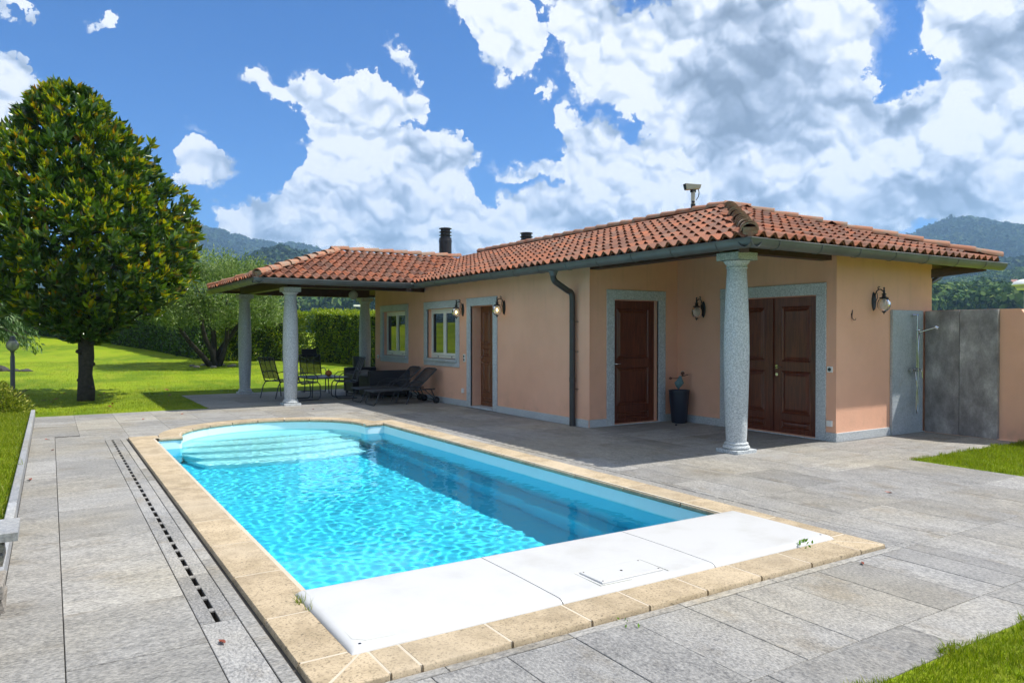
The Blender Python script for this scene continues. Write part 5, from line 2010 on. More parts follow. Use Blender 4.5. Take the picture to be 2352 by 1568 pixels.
# low stone pier with a granite cap, by the left path
t = empty('stone_pier', (-.42, 4.9, 0), label='low rough stone pier with a flat grey granite cap at the left edge', cat='stone pier')
mb = MB(); mb.slab(-.30, .262, -.005, .375, .405, .455, .004); mb.build('cap_stone', M['kerb'], t, smooth=False)
rg_ = random.Random(3)
zc = 0.0
while zc < .39:
    hh = min(rg_.uniform(.07, .13), .402 - zc)
    x = -.26
    while x < .185:
        w = min(rg_.uniform(.12, .24), .20 - x)
        if w < .05: break
        o_ = rg_.uniform(-.02, .02)
        mb = MB(); mb.slab(x, x + w - .008, -.0 + .03 + o_, .34 + o_, zc, zc + hh - .008, .01)
        mb.v = [(a + rg_.uniform(-.008, .008), b + rg_.uniform(-.01, .01), c) for a, b, c in mb.v]
        mb.build('stone', M['rough_stone'], t)
        x += w
    zc += hh
# three dark stones on the left lawn
for i, (x, y, s, lb) in enumerate([(-1.42, 29.8, .28, 'largest dark edging stone at the left edge of the lawn'), (-1.02, 29.6, .20, 'flat dark stone right of the largest edging stone'), (-.70, 29.4, .22, 'low dark stone on the lawn right behind the garden lamp')]):
    t = empty('edging_stone', (x, y, float(lawn_z(x, y))), label=lb, cat='stone', group='dark stones on the left lawn')
    mb = MB(); mb.ball((0, 0, 0), 1, 10, 7)
    rg2 = random.Random(i)
    mb.v = [(a * s * rg2.uniform(.85, 1.1), b * s * .7 * rg2.uniform(.85, 1.1), max(-.05, c * (s * .65 if i == 0 else s * .42) * rg2.uniform(.8, 1.1))) for a, b, c in mb.v]
    mb.build('stone_body', M['dark_stone'], t)


# ================================================================ porch furniture
def frame_chair(loc, rz, label, cantilever, headrest=True, mat='mesh'):
    """steel tube garden chair facing local +x"""
    t = empty('garden_chair', loc, rz, label=label, cat='chair', group='dark steel garden chairs under the porch')
    w = .27
    sz = .42
    bx, bz = -.42, .98       # top of the back
    for s in (-1, 1):
        mb = MB()
        if cantilever:
            mb.tube([(-.22, s * w, .02), (.22, s * w, .02), (.27, s * w, .05), (.29, s * w, .12), (.27, s * w, .36), (.22, s * w, sz), (-.18, s * w, sz - .03), (-.23, s * w, sz + .05), (bx, s * w, bz)], .014, 8)
        else:
            mb.tube([(.27, s * w, 0), (.23, s * w, sz - .02), (.17, s * w, sz), (-.20, s * w, sz - .03), (-.25, s * w, sz + .05), (bx, s * w, bz)], .013, 8)
            mb.tube([(-.36, s * w, 0), (-.27, s * w, .30), (-.20, s * w, sz - .03)], .013, 8)
        mb.build('side_frame', M['furniture'], t, smooth=40)
        mb = MB()
        mb.tube([(-.30, s * (w + .01), sz + .20), (-.10, s * (w + .03), sz + .22), (.12, s * (w + .03), sz + .20), (.20, s * (w + .03), sz + .13), (.20, s * (w + .01), sz - .0)], .011, 8)
        mb.build('armrest', M['furniture'], t, smooth=40)
    mb = MB()
    mb.tube([(bx, -w, bz), (bx, w, bz)], .013, 8)
    mb.tube([(-.24, -w, sz), (-.24, w, sz)], .010, 8)
    mb.tube([(.22, -w, sz), (.22, w, sz)], .012, 8)
    if cantilever: mb.tube([(-.22, -w, .02), (-.22, w, .02)], .014, 8)
    mb.build('cross_bar', M['furniture'], t)
    mb = MB(); mb.box((-.20, -w + .01, sz - .02), (.22, w - .01, sz - .008)); mb.build('seat', M[mat], t)
    mb = MB()
    v = [(-.24, -w + .012, sz + .05), (-.24, w - .012, sz + .05), (bx + .01, w - .012, bz), (bx + .01, -w + .012, bz)]
    v += [(x - .008, y, z) for x, y, z in v]
    mb.add(v, [(0, 1, 2, 3), (7, 6, 5, 4), (0, 4, 5, 1), (1, 5, 6, 2), (2, 6, 7, 3), (3, 7, 4, 0)])
    mb.build('backrest', M[mat], t)
    mb = MB()
    for yy in (-.09, .09):
        mb.tube([(-.232, yy, sz + .03), (bx + .012, yy, bz)], .007, 6)
    mb.build('back_strut', M['furniture'], t)
    if headrest:
        mb = MB()
        v = [(bx + .03, -.20, bz - .06), (bx + .03, .20, bz - .06), (bx - .06, .20, bz + .16), (bx - .06, -.20, bz + .16)]
        v += [(x - .05, y, z) for x, y, z in v]
        mb.add(v, [(0, 1, 2, 3), (7, 6, 5, 4), (0, 4, 5, 1), (1, 5, 6, 2), (2, 6, 7, 3), (3, 7, 4, 0)])
        mb.build('headrest', M['wicker'], t, bevel=.015)
    return t


frame_chair((4.72, 18.15, 0), R(26), 'leftmost steel garden chair with slim back, beside the rear left column', False, False)
frame_chair((5.02, 17.15, 0), R(8), 'dark cantilever chair half hidden behind the front porch column', True, False, 'mesh')
frame_chair((5.90, 19.35, 0), R(-95), 'high backed chair with dark headrest behind the coffee table', True, True)
frame_chair((6.02, 17.15, 0), R(172), 'dark cantilever chair right of the coffee table, back to the sofas', True, False)

t = empty('coffee_table', (5.72, 18.1, 0), R(4), label='low dark metal coffee table between the porch chairs', cat='table')
mb = MB(); mb.slab(-.50, .50, -.62, .62, .455, .485, .006); mb.build('table_top', M['furniture'], t)
for sx in (-1, 1):
    for sy in (-1, 1):
        mb = MB(); mb.tube([(sx * .40, sy * .52, .455), (sx * .44, sy * .56, 0)], .014, 8); mb.build('leg', M['furniture'], t)
t = empty('gourd', (5.90, 18.05, .485), label='orange gourd lying on the coffee table', cat='gourd')
mb = MB(); mb.ball((0, 0, .075), .085, 16, 10, sz=.88); mb.build('gourd_body', M['pumpkin'], t, smooth=True)
mb = MB(); mb.tube([(0, 0, .145), (.01, 0, .18)], .012, 6); mb.build('stem', M['bark'], t)


def sofa(loc, rz, w, d, label, cushion=False, back=True):
    t = empty('wicker_sofa', loc, rz, label=label, cat='sofa', group='black wicker sofas under the porch')
    mb = MB(); mb.slab(-w / 2, w / 2, -d / 2, d / 2, .06, .36, .012); mb.build('seat_base', M['wicker'], t)
    mb = MB(); mb.slab(-w / 2 + .10, w / 2 - .10, -d / 2 + .01, d / 2 - .14, .362, .45, .02); mb.build('seat_cushion', M['wicker'], t, bevel=.02)
    if back:
        mb = MB(); mb.slab(-w / 2, w / 2, d / 2 - .14, d / 2, .362, .66, .015); mb.build('backrest', M['wicker'], t, bevel=.015)
    for s in (-1, 1):
        mb = MB(); mb.slab(min(s * (w / 2), s * (w / 2 - .095)), max(s * (w / 2), s * (w / 2 - .095)), -d / 2, d / 2 - .145, .362, .52, .012); mb.build('armrest', M['wicker'], t)
        for e in (-1, 1):
            mb = MB(); mb.box((s * (w / 2 - .07) - .025, e * (d / 2 - .07) - .025, 0), (s * (w / 2 - .07) + .025, e * (d / 2 - .07) + .025, .06)); mb.build('foot', M['black'], t)
    return t


sofa((6.98, 17.05, 0), R(180), 1.05, .72, 'black wicker sofa nearest the sun loungers, below the far window', back=True)
sofa((6.98, 18.45, 0), R(0), .86, .70, 'smaller black wicker sofa farther back, beside the dark tapered bin')
t = empty('seat_pillow', (6.62, 17.45, .45), R(10), label='pale cushion leaning in the front wicker sofa', cat='cushion')
mb = MB(); mb.ball((0, 0, .10), .20, 16, 10, sz=.5); mb.build('pillow_body', M['cushion'], t, smooth=True)
t = empty('dark_bin', (7.10, 19.15, 0), label='dark tapered bin standing before the rear right porch column', cat='bin')
mb = MB(); mb.lathe([(.12, 0), (.125, .01), (.175, .90), (.18, .905), (.18, .93), (.165, .93), (.16, .85)], seg=28); mb.build('bin_body', M['anthracite'], t, smooth=35)
mb = MB(); mb.lathe([(.162, .86), (.001, .865)], seg=24, cap=False); mb.build('soil', M['mortar'], t)


def lounger(loc, rz, label):
    """sun lounger, foot end at local -x, raised back at +x, wheels under the head"""
    t = empty('sun_lounger', loc, rz, label=label, cat='sun lounger', group='dark sun loungers against the house wall')
    w = .29
    z = .315
    for s in (-1, 1):
        mb = MB(); mb.tube([(-.72, s * w, z - .01), (-.68, s * w, z), (.72, s * w, z)], .015, 8); mb.build('side_rail', M['furniture'], t)
        mb = MB(); mb.tube([(.28, s * w, z), (.76, s * w, z + .43)], .014, 8); mb.build('back_rail', M['furniture'], t)
        mb = MB(); mb.tube([(-.10, s * (w + .01), z), (.00, s * (w + .03), z + .13), (.14, s * (w + .04), z + .185), (.42, s * (w + .03), z + .17)], .011, 8); mb.build('armrest', M['furniture'], t, smooth=40)
        mb = MB(); mb.tube([(.15, s * w, z), (.03, s * w, .0)], .013, 8); mb.build('leg', M['furniture'], t)
        mb = MB(); mb.tube([(.62, s * w, z), (.74, s * w, .09)], .013, 8); mb.tube([(.46, s * w, z), (.70, s * w, .11)], .010, 8); mb.build('wheel_strut', M['furniture'], t)
        mb = MB(); mb.tube([(.74, s * (w + .02) - .022, .075), (.74, s * (w + .02) + .022, .075)], .075, 18); wl = mb.build('wheel', M['black'], t, smooth=40)
        mb = MB(); mb.tube([(.74, s * (w + .02) - .026, .075), (.74, s * (w + .02) + .026, .075)], .03, 12); mb.build('wheel_hub', M['furniture'], wl)
    mb = MB(); mb.tube([(-.58, -w, z), (-.68, -w, .06), (-.70, -w + .05, .012), (-.70, w - .05, .012), (-.68, w, .06), (-.58, w, z)], .013, 8); mb.build('foot_loop', M['furniture'], t, smooth=40)
    mb = MB(); mb.tube([(-.72, -w, z - .01), (-.72, w, z - .01)], .013, 8); mb.tube([(.74, -w - .02, .075), (.74, w + .02, .075)], .009, 8); mb.tube([(.76, -w, z + .43), (.78, -w * .6, z + .455), (.78, w * .6, z + .455), (.76, w, z + .43)], .014, 8); mb.build('cross_bar', M['furniture'], t, smooth=40)
    mb = MB(); mb.box((-.70, -w + .012, z - .006), (.27, w - .012, z + .004)); mb.build('lying_surface', M['lounger_mesh'], t)
    mb = MB()
    v = [(.28, -w + .012, z + .006), (.28, w - .012, z + .006), (.775, w - .02, z + .445), (.775, -w + .02, z + .445)]
    v += [(x + .005, y, z_ - .007) for x, y, z_ in v]
    mb.add(v, [(0, 1, 2, 3), (7, 6, 5, 4), (0, 4, 5, 1), (1, 5, 6, 2), (2, 6, 7, 3), (3, 7, 4, 0)])
    mb.build('back_panel', M['mesh'], t)
    return t


l1 = lounger((6.56, 15.14, 0), 0, 'nearest sun lounger, its raised mesh back close to the wall')
l2 = copy_tree(l1)
l2.location = (6.58, 16.02, 0)
l2['label'] = 'sun lounger farther from the pool, partly hidden by the nearest one'


# ================================================================ plants
def frames(d, rng):
    """per row: an orthonormal frame whose first axis is d"""
    d = d / np.linalg.norm(d, axis=1, keepdims=True)
    r = rng.normal(size=d.shape)
    s = np.cross(d, r); s /= np.linalg.norm(s, axis=1, keepdims=True) + 1e-9
    return d, s, np.cross(s, d)


def leaves(P, D, L, W, rng, fold=.35, bend=.15):
    """folded leaves with a midrib: P base, D direction, L length, W width -> V, F (tris)"""
    n = len(P)
    d, s, u = frames(D, rng)
    L = L[:, None]; W = W[:, None]
    b = P
    m = P + d * L * .52 - u * W * fold * .5
    l = P + d * L * .50 + s * W * .5 + u * W * fold * .5
    r = P + d * L * .50 - s * W * .5 + u * W * fold * .5
    t = P + d * L - u * L * bend
    V = np.stack([b, l, m, r, t], 1).reshape(-1, 3)
    o = (np.arange(n) * 5)[:, None]
    F = np.concatenate([o + np.array([[0, 2, 1]]), o + np.array([[0, 3, 2]]), o + np.array([[1, 2, 4]]), o + np.array([[2, 3, 4]])], 1).reshape(-1, 3)
    return V, F


def blades(P, D, L, W, rng):
    d, s, u = frames(D, rng)
    L = L[:, None]; W = W[:, None]
    V = np.stack([P - s * W * .5, P + s * W * .5, P + d * L * .55 + s * W * .30 + u * L * .04, P + d * L + u * L * .22, P + d * L * .55 - s * W * .30 + u * L * .04], 1).reshape(-1, 3)
    o = (np.arange(len(P)) * 5)[:, None]
    F = np.concatenate([o + np.array([[0, 1, 2]]), o + np.array([[0, 2, 4]]), o + np.array([[4, 2, 3]])], 1).reshape(-1, 3)
    return V, F


# ---- magnolia -----------------------------------------------------------------
rng = np.random.default_rng(21)
TREE = Vector((.69, 19.65, 0))
mag = empty('magnolia_tree', TREE, 0, label='large evergreen magnolia with glossy yellow green leaves on the lawn', cat='tree')
mb = MB()
tr = [(0, 0, -.08), (.01, 0, .25), (-.01, .01, .6), (.015, 0, 1.0), (0, .01, 1.45), (.01, 0, 2.2), (0, 0, 3.2), (0, 0, 4.6), (0, 0, 6.2)]
mb.tube(tr, [.20, .165, .155, .15, .145, .13, .11, .08, .03], 18)
mb.v = [(x + .020 * math.sin(9 * z + 3 * math.atan2(y, x)) * (1 if z < 2 else 0), y + .018 * math.cos(11 * z + 2 * math.atan2(y, x)) * (1 if z < 2 else 0), z) for x, y, z in mb.v]
for (z, a) in ((.82, .5), (1.12, 3.6), (.45, 2.4), (1.30, -.7), (.3, -1.0)):
    mb.tube([(.10 * math.cos(a), .10 * math.sin(a), z), (.205 * math.cos(a), .205 * math.sin(a), z + .03)], [.055, .042], 8)
mb.build('trunk', M['bark'], mag, smooth=True)
mb = MB()
for i in range(34):
    a = i * 2.399; z0 = 1.45 + 4.0 * (i / 34) ** 1.1
    L = 1.45 * (1 - .55 * i / 34)
    e = Vector((math.cos(a), math.sin(a), .42))
    mb.tube([(0, 0, z0), tuple(e * L * .5 + Vector((0, 0, z0))), tuple(e * L + Vector((0, 0, z0 + .15)))], [.05, .035, .012], 6)
mb.build('branches', M['bark'], mag, smooth=True)

prof_z = np.array([1.35, 1.75, 2.1, 2.5, 3.0, 3.6, 4.1, 4.6, 5.2, 5.9, 6.5, 7.0, 7.35])
prof_r = np.array([.25, .85, 1.42, 1.92, 2.22, 2.33, 2.27, 2.06, 1.73, 1.34, .98, .57, .12])
lean = lambda z: -.30 * np.clip((z - 3.9) / 2.7, 0, 1.2)


def crown_r(z, a):
    r = np.interp(z, prof_z, prof_r)
    lump = .08 * np.sin(3 * a + 1.7 * z) + .09 * np.sin(5 * a - 2.6 * z + 1.0) + .07 * np.sin(9 * a + 4.1 * z) + .07 * np.sin(14 * a - 5.0 * z)
    return r * (1 + lump)


def rosettes(n, depth_lo, depth_hi):
    z = rng.uniform(1.35, 7.2, n * 3)
    w = np.interp(z, prof_z, prof_r) + .15
    keep = rng.uniform(0, 2.6, n * 3) < w
    z = z[keep][:n]
    a = rng.uniform(0, 2 * np.pi, len(z))
    r = crown_r(z, a) * rng.uniform(depth_lo, depth_hi, len(z))
    P = np.stack([r * np.cos(a) + lean(z) * .85, r * np.sin(a) - lean(z) * .5, z], 1)
    out = np.stack([np.cos(a), np.sin(a), .85 + .5 * (z - 3.6) / 3.6], 1)
    out += rng.normal(0, .28, out.shape)
    return P, out / np.linalg.norm(out, axis=1, keepdims=True)


Ps, Ds, Ls, Ys = [], [], [], []
for (n, lo, hi) in ((2150, .88, 1.07), (1000, .68, .90), (800, .35, .72)):
    P, O = rosettes(n, lo, hi)
    if lo > .8:      # hollows between the leaf masses
        hol = np.sin(3.1 * P[:, 0] + 1.3 * P[:, 2]) * np.sin(2.9 * P[:, 1] - 1.7 * P[:, 2] + .6) + .6 * np.sin(4.3 * P[:, 2] + 2.1 * P[:, 0])
        ok_ = (hol > -.62) | (rng.uniform(0, 1, len(P)) < .25)
        P, O = P[ok_], O[ok_]
    k = 9
    young = (rng.uniform(0, 1, len(P)) < (.52 if lo > .8 else .10)) & (P[:, 2] > 1.9)
    d, s, u = frames(O, rng)
    for j in range(k):
        ang = 2 * np.pi * j / k + rng.uniform(0, 1.2, len(P))
        spread = np.where(young, (.28 if j < 3 else .62), (.35 if j < 3 else .95)) + rng.normal(0, .16, len(P))
        D = d + (s * np.cos(ang)[:, None] + u * np.sin(ang)[:, None]) * spread[:, None]
        back = -.10 * (j / k)
        Ps.append(P + d * (back + rng.uniform(-.03, .03, len(P))[:, None])); Ds.append(D); Ls.append(rng.uniform(.175, .27, len(P)) * np.where(young & (j < 3), .85, 1)); Ys.append(young & (j < 6))
P = np.concatenate(Ps); D = np.concatenate(Ds); L = np.concatenate(Ls); W = L * rng.uniform(.32, .42, len(L)); YG = np.concatenate(Ys)
# the leaves that show largest are parts of their own
cam_l = np.array([0, 0, CAM_H]) - np.array(TREE)
dist = np.linalg.norm(P - cam_l, axis=1)
score = L / dist * (1 + .0 * L)
rad = np.hypot(P[:, 0], P[:, 1]) / np.maximum(.2, np.interp(P[:, 2], prof_z, prof_r))
front = ((P - np.array([0, 0, 3.6])) @ (cam_l / np.linalg.norm(cam_l)) > .3) & (rad > .92)
order = np.argsort(-(score * front))
big = order[:300]
rest = np.setdiff1d(np.arange(len(P)), big)
V, F = leaves(P[rest], D[rest], L[rest], W[rest], rng)
fo = np_mesh('foliage', V, F, [M['magnolia'], M['magnolia_young']], True)
fo.polygons.foreach_set('material_index', np.repeat(YG[rest].astype(np.int32), 4))
tag(link_mesh('foliage', fo, mag), kind='stuff')
lm = MB()
lm.add([(0, 0, 0), (.5, .2, .07), (.52, 0, -.06), (.5, -.2, .07), (1, 0, -.15), (.22, .14, .035), (.22, -.14, .035), (.8, .12, 0), (.8, -.12, 0)],
       [(0, 2, 5), (5, 2, 1), (0, 6, 2), (6, 3, 2), (1, 2, 7), (7, 2, 4), (2, 3, 8), (2, 8, 4)])
leaf_me = lm.mesh('leaf', M['magnolia'], True)
leaf_young = lm.mesh('leaf', M['magnolia_young'], True)
dd, s_, u_ = frames(D[big], rng)
for i, b in enumerate(big):
    o = link_mesh('leaf', leaf_young if YG[b] else leaf_me, mag)
    Mx = Matrix((dd[i], s_[i], u_[i])).transposed().to_4x4()
    Mx = Matrix.Translation(P[b]) @ Mx @ Matrix.Diagonal((L[b], L[b], L[b], 1))
    o.matrix_local = Mx

# ---- olive tree ------------------------------------------------------------------
OL = Vector((5.25, 29.75, float(lawn_z(5.25, 29.75))))
ol = empty('olive_tree', OL, 0, label='silvery green olive tree with several leaning dark trunks behind the porch', cat='tree')
mb = MB()
limbs = [[(0, 0, -.1), (-.35, 0, .35), (-.85, .05, .95), (-1.25, .1, 1.6), (-1.6, .1, 2.3)], [(.05, 0, -.1), (.0, .05, .5), (-.28, .1, 1.1), (-.45, .1, 1.9), (-.5, 0, 2.8)],
         [(.15, .0, -.1), (.35, 0, .45), (.5, .1, 1.0), (.55, .1, 1.8), (.9, 0, 2.7)], [(.12, .1, -.1), (.3, .3, .6), (.8, .4, 1.3), (1.4, .3, 2.1)], [(0, .1, -.1), (.1, .35, .8), (.1, .6, 1.6), (.0, .7, 2.6)]]
for lb in limbs: mb.tube(lb, [.13, .10, .085, .065, .03][:len(lb)], 10)
mb.build('trunk', M['bark_olive'], ol, smooth=True)
mb = MB()
for i in range(16):
    a = i * 2.399; q = Vector((math.cos(a), math.sin(a), .5)) * 1.5
    mb.tube([(q.x * .3, q.y * .3, 1.7), (q.x * .7, q.y * .7, 2.0 + q.z * .6), (q.x * 1.3, q.y * 1.3, 2.3 + q.z)], [.04, .03, .01], 6)
mb.build('branches', M['bark_olive'], ol, smooth=True)
n = 3600
cl = rng.normal(size=(n, 3)); cl /= np.linalg.norm(cl, axis=1, keepdims=True)
rr_ = rng.uniform(.35, 1.0, n) ** .5
C0 = cl * rr_[:, None] * np.array([2.65, 2.3, 1.55])
lum = 1 + .16 * np.sin(3.1 * C0[:, 0] + 1) * np.sin(2.7 * C0[:, 1]) + .12 * np.sin(5.5 * C0[:, 2] + 2 * C0[:, 0])
C0 *= lum[:, None]
C0[:, 2] += 2.35
C0 = C0[C0[:, 2] > 1.40 + .35 * np.abs(np.sin(2.3 * C0[:, 0]))]
keep = np.sin(4.2 * C0[:, 0] + 1) * np.sin(3.7 * C0[:, 1]) * np.sin(4.6 * C0[:, 2] + .5) > -.22
C0 = C0[keep]
k = 17
P = np.repeat(C0, k, 0) + rng.normal(0, .12, (len(C0) * k, 3))
tip = np.repeat((C0[:, 2] > 3.0), k)
P[tip, 2] += np.abs(rng.normal(0, .22, tip.sum()))
D = rng.normal(0, 1, P.shape) + np.array([0, 0, .7]) + np.repeat(C0 - np.array([0, 0, 2.2]), k, 0) * .4
L = rng.uniform(.09, .16, len(P))
V, F = leaves(P, D, L, L * .30, rng, .2, .08)
tag(link_mesh('foliage', np_mesh('foliage', V, F, M['olive'], True), ol), kind='stuff')
# ring of pale stones round its foot
for i in range(7):
    a = i * .9 - 2.6; x, y = OL.x + .75 * math.cos(a), OL.y + .6 * math.sin(a)
    mb = MB(); mb.ball((0, 0, .02), .12, 9, 6, sz=.5)
    mb.v = [(p * random.uniform(.85, 1.15), q * random.uniform(.85, 1.15), r) for p, q, r in mb.v]
    t = mb.build('border_stone', M['rough_stone'], None)
    t.location = (x, y, float(lawn_z(x, y)))
    tag(t, 'one of the small grey stones ringing the foot of the olive tree', 'stone', 'stones around the olive tree')


# ---- hedges ------------------------------------------------------------------------
def hedge(name, pts, h, w, mat, n_leaf, label, lsize=.085, group=None):
    a0 = Vector((*pts[0], float(lawn_z(*pts[0]))))
    t = empty(name, a0, 0, label=label, cat='hedge', group=group)
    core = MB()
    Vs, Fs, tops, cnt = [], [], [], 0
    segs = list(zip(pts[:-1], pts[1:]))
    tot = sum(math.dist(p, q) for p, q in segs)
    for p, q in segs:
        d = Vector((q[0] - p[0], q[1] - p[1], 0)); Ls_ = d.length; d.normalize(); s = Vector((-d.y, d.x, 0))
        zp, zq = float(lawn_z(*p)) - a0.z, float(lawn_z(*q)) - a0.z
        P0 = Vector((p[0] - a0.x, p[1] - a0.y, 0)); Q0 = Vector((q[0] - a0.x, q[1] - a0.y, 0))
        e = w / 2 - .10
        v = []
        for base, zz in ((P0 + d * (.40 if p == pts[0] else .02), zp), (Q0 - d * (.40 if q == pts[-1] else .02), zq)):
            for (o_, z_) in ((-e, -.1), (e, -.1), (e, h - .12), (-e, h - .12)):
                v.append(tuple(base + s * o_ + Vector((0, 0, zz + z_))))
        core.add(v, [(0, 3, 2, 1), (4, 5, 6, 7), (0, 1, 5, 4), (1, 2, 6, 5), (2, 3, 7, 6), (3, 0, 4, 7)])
        n = int(n_leaf * Ls_ / tot)
        u = rng.uniform(-.05, Ls_ + .05, n)
        per = rng.uniform(0, 2 * h + w, n)
        o_ = np.where(per < h, -w / 2, np.where(per < h + w, per - h - w / 2, w / 2))
        z_ = np.where(per < h, per, np.where(per < h + w, h, 2 * h + w - per))
        nrm = np.where((per < h)[:, None], -np.array(s)[None], np.where((per < h + w)[:, None], np.array([[0, 0, 1.0]]), np.array(s)[None]))
        bump_ = .06 * np.sin(5 * u + 3 * z_) + .05 * np.sin(11 * u - 7 * z_) + rng.normal(0, .045, n)
        base = np.array(P0)[None] + np.array(d)[None] * u[:, None] + np.array(s)[None] * o_[:, None]
        base[:, 2] += z_ + zp + (zq - zp) * np.clip(u / Ls_, 0, 1)
        base += nrm * (bump_ - .05)[:, None]
        D_ = nrm * .8 + rng.normal(0, .7, base.shape) + np.array([0, 0, .55])
        L_ = rng.uniform(.75, 1.3, n) * lsize
        V_, F_ = leaves(base, D_, L_, L_ * .55, rng, .25, .1)
        for end, B0, zz, sg in ((p == pts[0], P0, zp, -1), (q == pts[-1], Q0, zq, 1)):
            if not end: continue
            m_ = int(n_leaf * w * h / (tot * (2 * h + w)))
            eb = np.array(B0)[None] + np.array(s)[None] * rng.uniform(-w / 2, w / 2, (m_, 1)) + np.array(d)[None] * rng.uniform(-.42, .02, (m_, 1)) * sg
            eb[:, 2] += rng.uniform(0, h, m_) + zz
            eD = np.array(d)[None] * sg + rng.normal(0, .7, eb.shape) + np.array([0, 0, .5])
            eL = rng.uniform(.75, 1.3, m_) * lsize
            V2, F2 = leaves(eb, eD, eL, eL * .55, rng, .25, .1)
            Vs.append(V2); Fs.append(F2 + cnt); cnt += len(V2); tops.append(np.repeat(rng.uniform(0, 1, m_) < .25, 4))
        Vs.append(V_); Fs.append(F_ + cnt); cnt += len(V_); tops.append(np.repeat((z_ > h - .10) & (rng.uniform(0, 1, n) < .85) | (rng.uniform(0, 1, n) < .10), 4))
    core.build('inner_branches', M['hedge_core'], t)
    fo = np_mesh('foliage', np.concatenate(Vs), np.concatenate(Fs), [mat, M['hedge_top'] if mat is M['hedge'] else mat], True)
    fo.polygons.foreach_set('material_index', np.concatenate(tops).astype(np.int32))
    tag(link_mesh('foliage', fo, t), kind='stuff')
    return t


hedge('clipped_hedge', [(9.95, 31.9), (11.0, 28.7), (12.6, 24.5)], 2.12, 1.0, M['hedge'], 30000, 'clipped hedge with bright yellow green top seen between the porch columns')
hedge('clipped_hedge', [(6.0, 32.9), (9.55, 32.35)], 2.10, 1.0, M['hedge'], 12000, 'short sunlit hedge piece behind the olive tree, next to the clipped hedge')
hedge('tall_hedge', [(6.0, 34.0), (4.9, 40), (2.6, 45.8), (-1.6, 50.6), (-9, 57)], 2.45, 1.3, M['hedge_dark'], 36000, 'long dark green hedge along the far edge of the left lawn', .12)
hedge('tall_hedge', [(-14, 52), (-16, 30), (-16, 4), (-15, -14)], 2.6, 1.4, M['hedge_dark'], 8000, 'dark hedge closing the garden beyond the left side of the pool', .22)

# ---- conifer at the left edge -------------------------------------------------------
CF = Vector((-1.80, 24.1, float(lawn_z(-1.80, 24.1))))
cf = empty('weeping_conifer', CF, 0, label='green conifer with drooping branches at the left edge', cat='tree')
mb = MB(); mb.tube([(0, 0, -.1), (0, 0, 2.0), (.05, 0, 4.2)], [.14, .10, .02], 10); mb.build('trunk', M['bark'], cf, smooth=True)
mb = MB(); P, D = [], []
for i in range(150):
    a = i * 2.399; z = 1.55 + 2.8 * (i / 150)
    R_ = 1.62 * (1 - i / 190) * random.uniform(.8, 1.12)
    pts = []
    for q in np.linspace(0, 1, 6):
        pts.append(np.array([R_ * q * math.cos(a), R_ * q * math.sin(a), z + .22 * q - .62 * q * q]))
    mb.tube([tuple(p) for p in pts], [.028, .022, .018, .013, .009, .005], 5)
    for q in np.linspace(.12, 1, 26):
        b = np.array([R_ * q * math.cos(a), R_ * q * math.sin(a), z + .22 * q - .62 * q * q])
        for _ in range(8):
            P.append(b + rng.normal(0, .045, 3) - np.array([0, 0, rng.uniform(0, .22)])); D.append(np.array([math.cos(a) * .35, math.sin(a) * .35, -1.0]) + rng.normal(0, .42, 3))
mb.build('branches', M['bark'], cf)
P = np.array(P); D = np.array(D); L = rng.uniform(.08, .17, len(P))
V, F = leaves(P, D, L, L * .26, rng, .2, .1)
tag(link_mesh('foliage', np_mesh('foliage', V, F, M['conifer'], True), cf), kind='stuff')

# ---- shrub at the kerb ---------------------------------------------------------------
def shrub(loc, size, n, label):
    t = empty('round_shrub', loc, 0, label=label, cat='shrub')
    mb = MB()
    for i in range(14):
        a = i * 2.4; mb.tube([(0, 0, -.03), (size[0] * .5 * math.cos(a), size[1] * .5 * math.sin(a), size[2] * .45), (size[0] * .85 * math.cos(a), size[1] * .85 * math.sin(a), size[2] * .8)], [.012, .008, .004], 5)
    mb.build('stems', M['bark'], t)
    d = rng.normal(size=(n, 3)); d /= np.linalg.norm(d, axis=1, keepdims=True); d[:, 2] = np.abs(d[:, 2])
    r = rng.uniform(.55, 1.0, n) ** .5
    P = d * r[:, None] * np.array(size)
    P *= (1 + .12 * np.sin(4 * P[:, 0] / size[0] + 2) + .10 * np.sin(7 * P[:, 1] / size[1]))[:, None]
    D = d + rng.normal(0, .6, (n, 3)) + np.array([0, 0, .5])
    L = rng.uniform(.04, .075, n)
    V, F = leaves(P, D, L, L * .5, rng, .3, .1)
    tag(link_mesh('foliage', np_mesh('foliage', V, F, M['shrub'], True), t), kind='stuff')


shrub((-.98, 16.9, float(lawn_z(-.98, 16.9)) + .02), (.72, .62, .58), 7000, 'low yellowish green shrub at the end of the kerb below the garden lamp')

# ---- grass ----------------------------------------------------------------------------


def grass_patch(x0, x1, y0, y1, n, h, parent_name='grass', mask=None, edge=None):
    x = rng.uniform(x0, x1, n); y = rng.uniform(y0, y1, n)
    if mask is not None:
        k = mask(x, y); x, y = x[k], y[k]
    tuft = np.sin(x * 9) * np.sin(y * 7.3) * .25 + np.sin(x * 23 + 1) * np.sin(y * 19) * .2
    P = np.stack([x, y, lawn_z(x, y) - .004], 1)
    D = np.stack([rng.normal(0, .42, len(x)), rng.normal(0, .42, len(x)), np.ones(len(x))], 1)
    L = h * rng.uniform(.55, 1.25, len(x)) * (1 + tuft)
    return blades(P, D, L, np.clip(L * .10, .003, .02), rng)


def grass(label_name, parts):
    Vs, Fs, c = [], [], 0
    for V_, F_ in parts:
        Vs.append(V_); Fs.append(F_ + c); c += len(V_)
    tag(link_mesh('grass', np_mesh('grass', np.concatenate(Vs), np.concatenate(Fs), M['grass'], True)), label_name, kind='stuff')


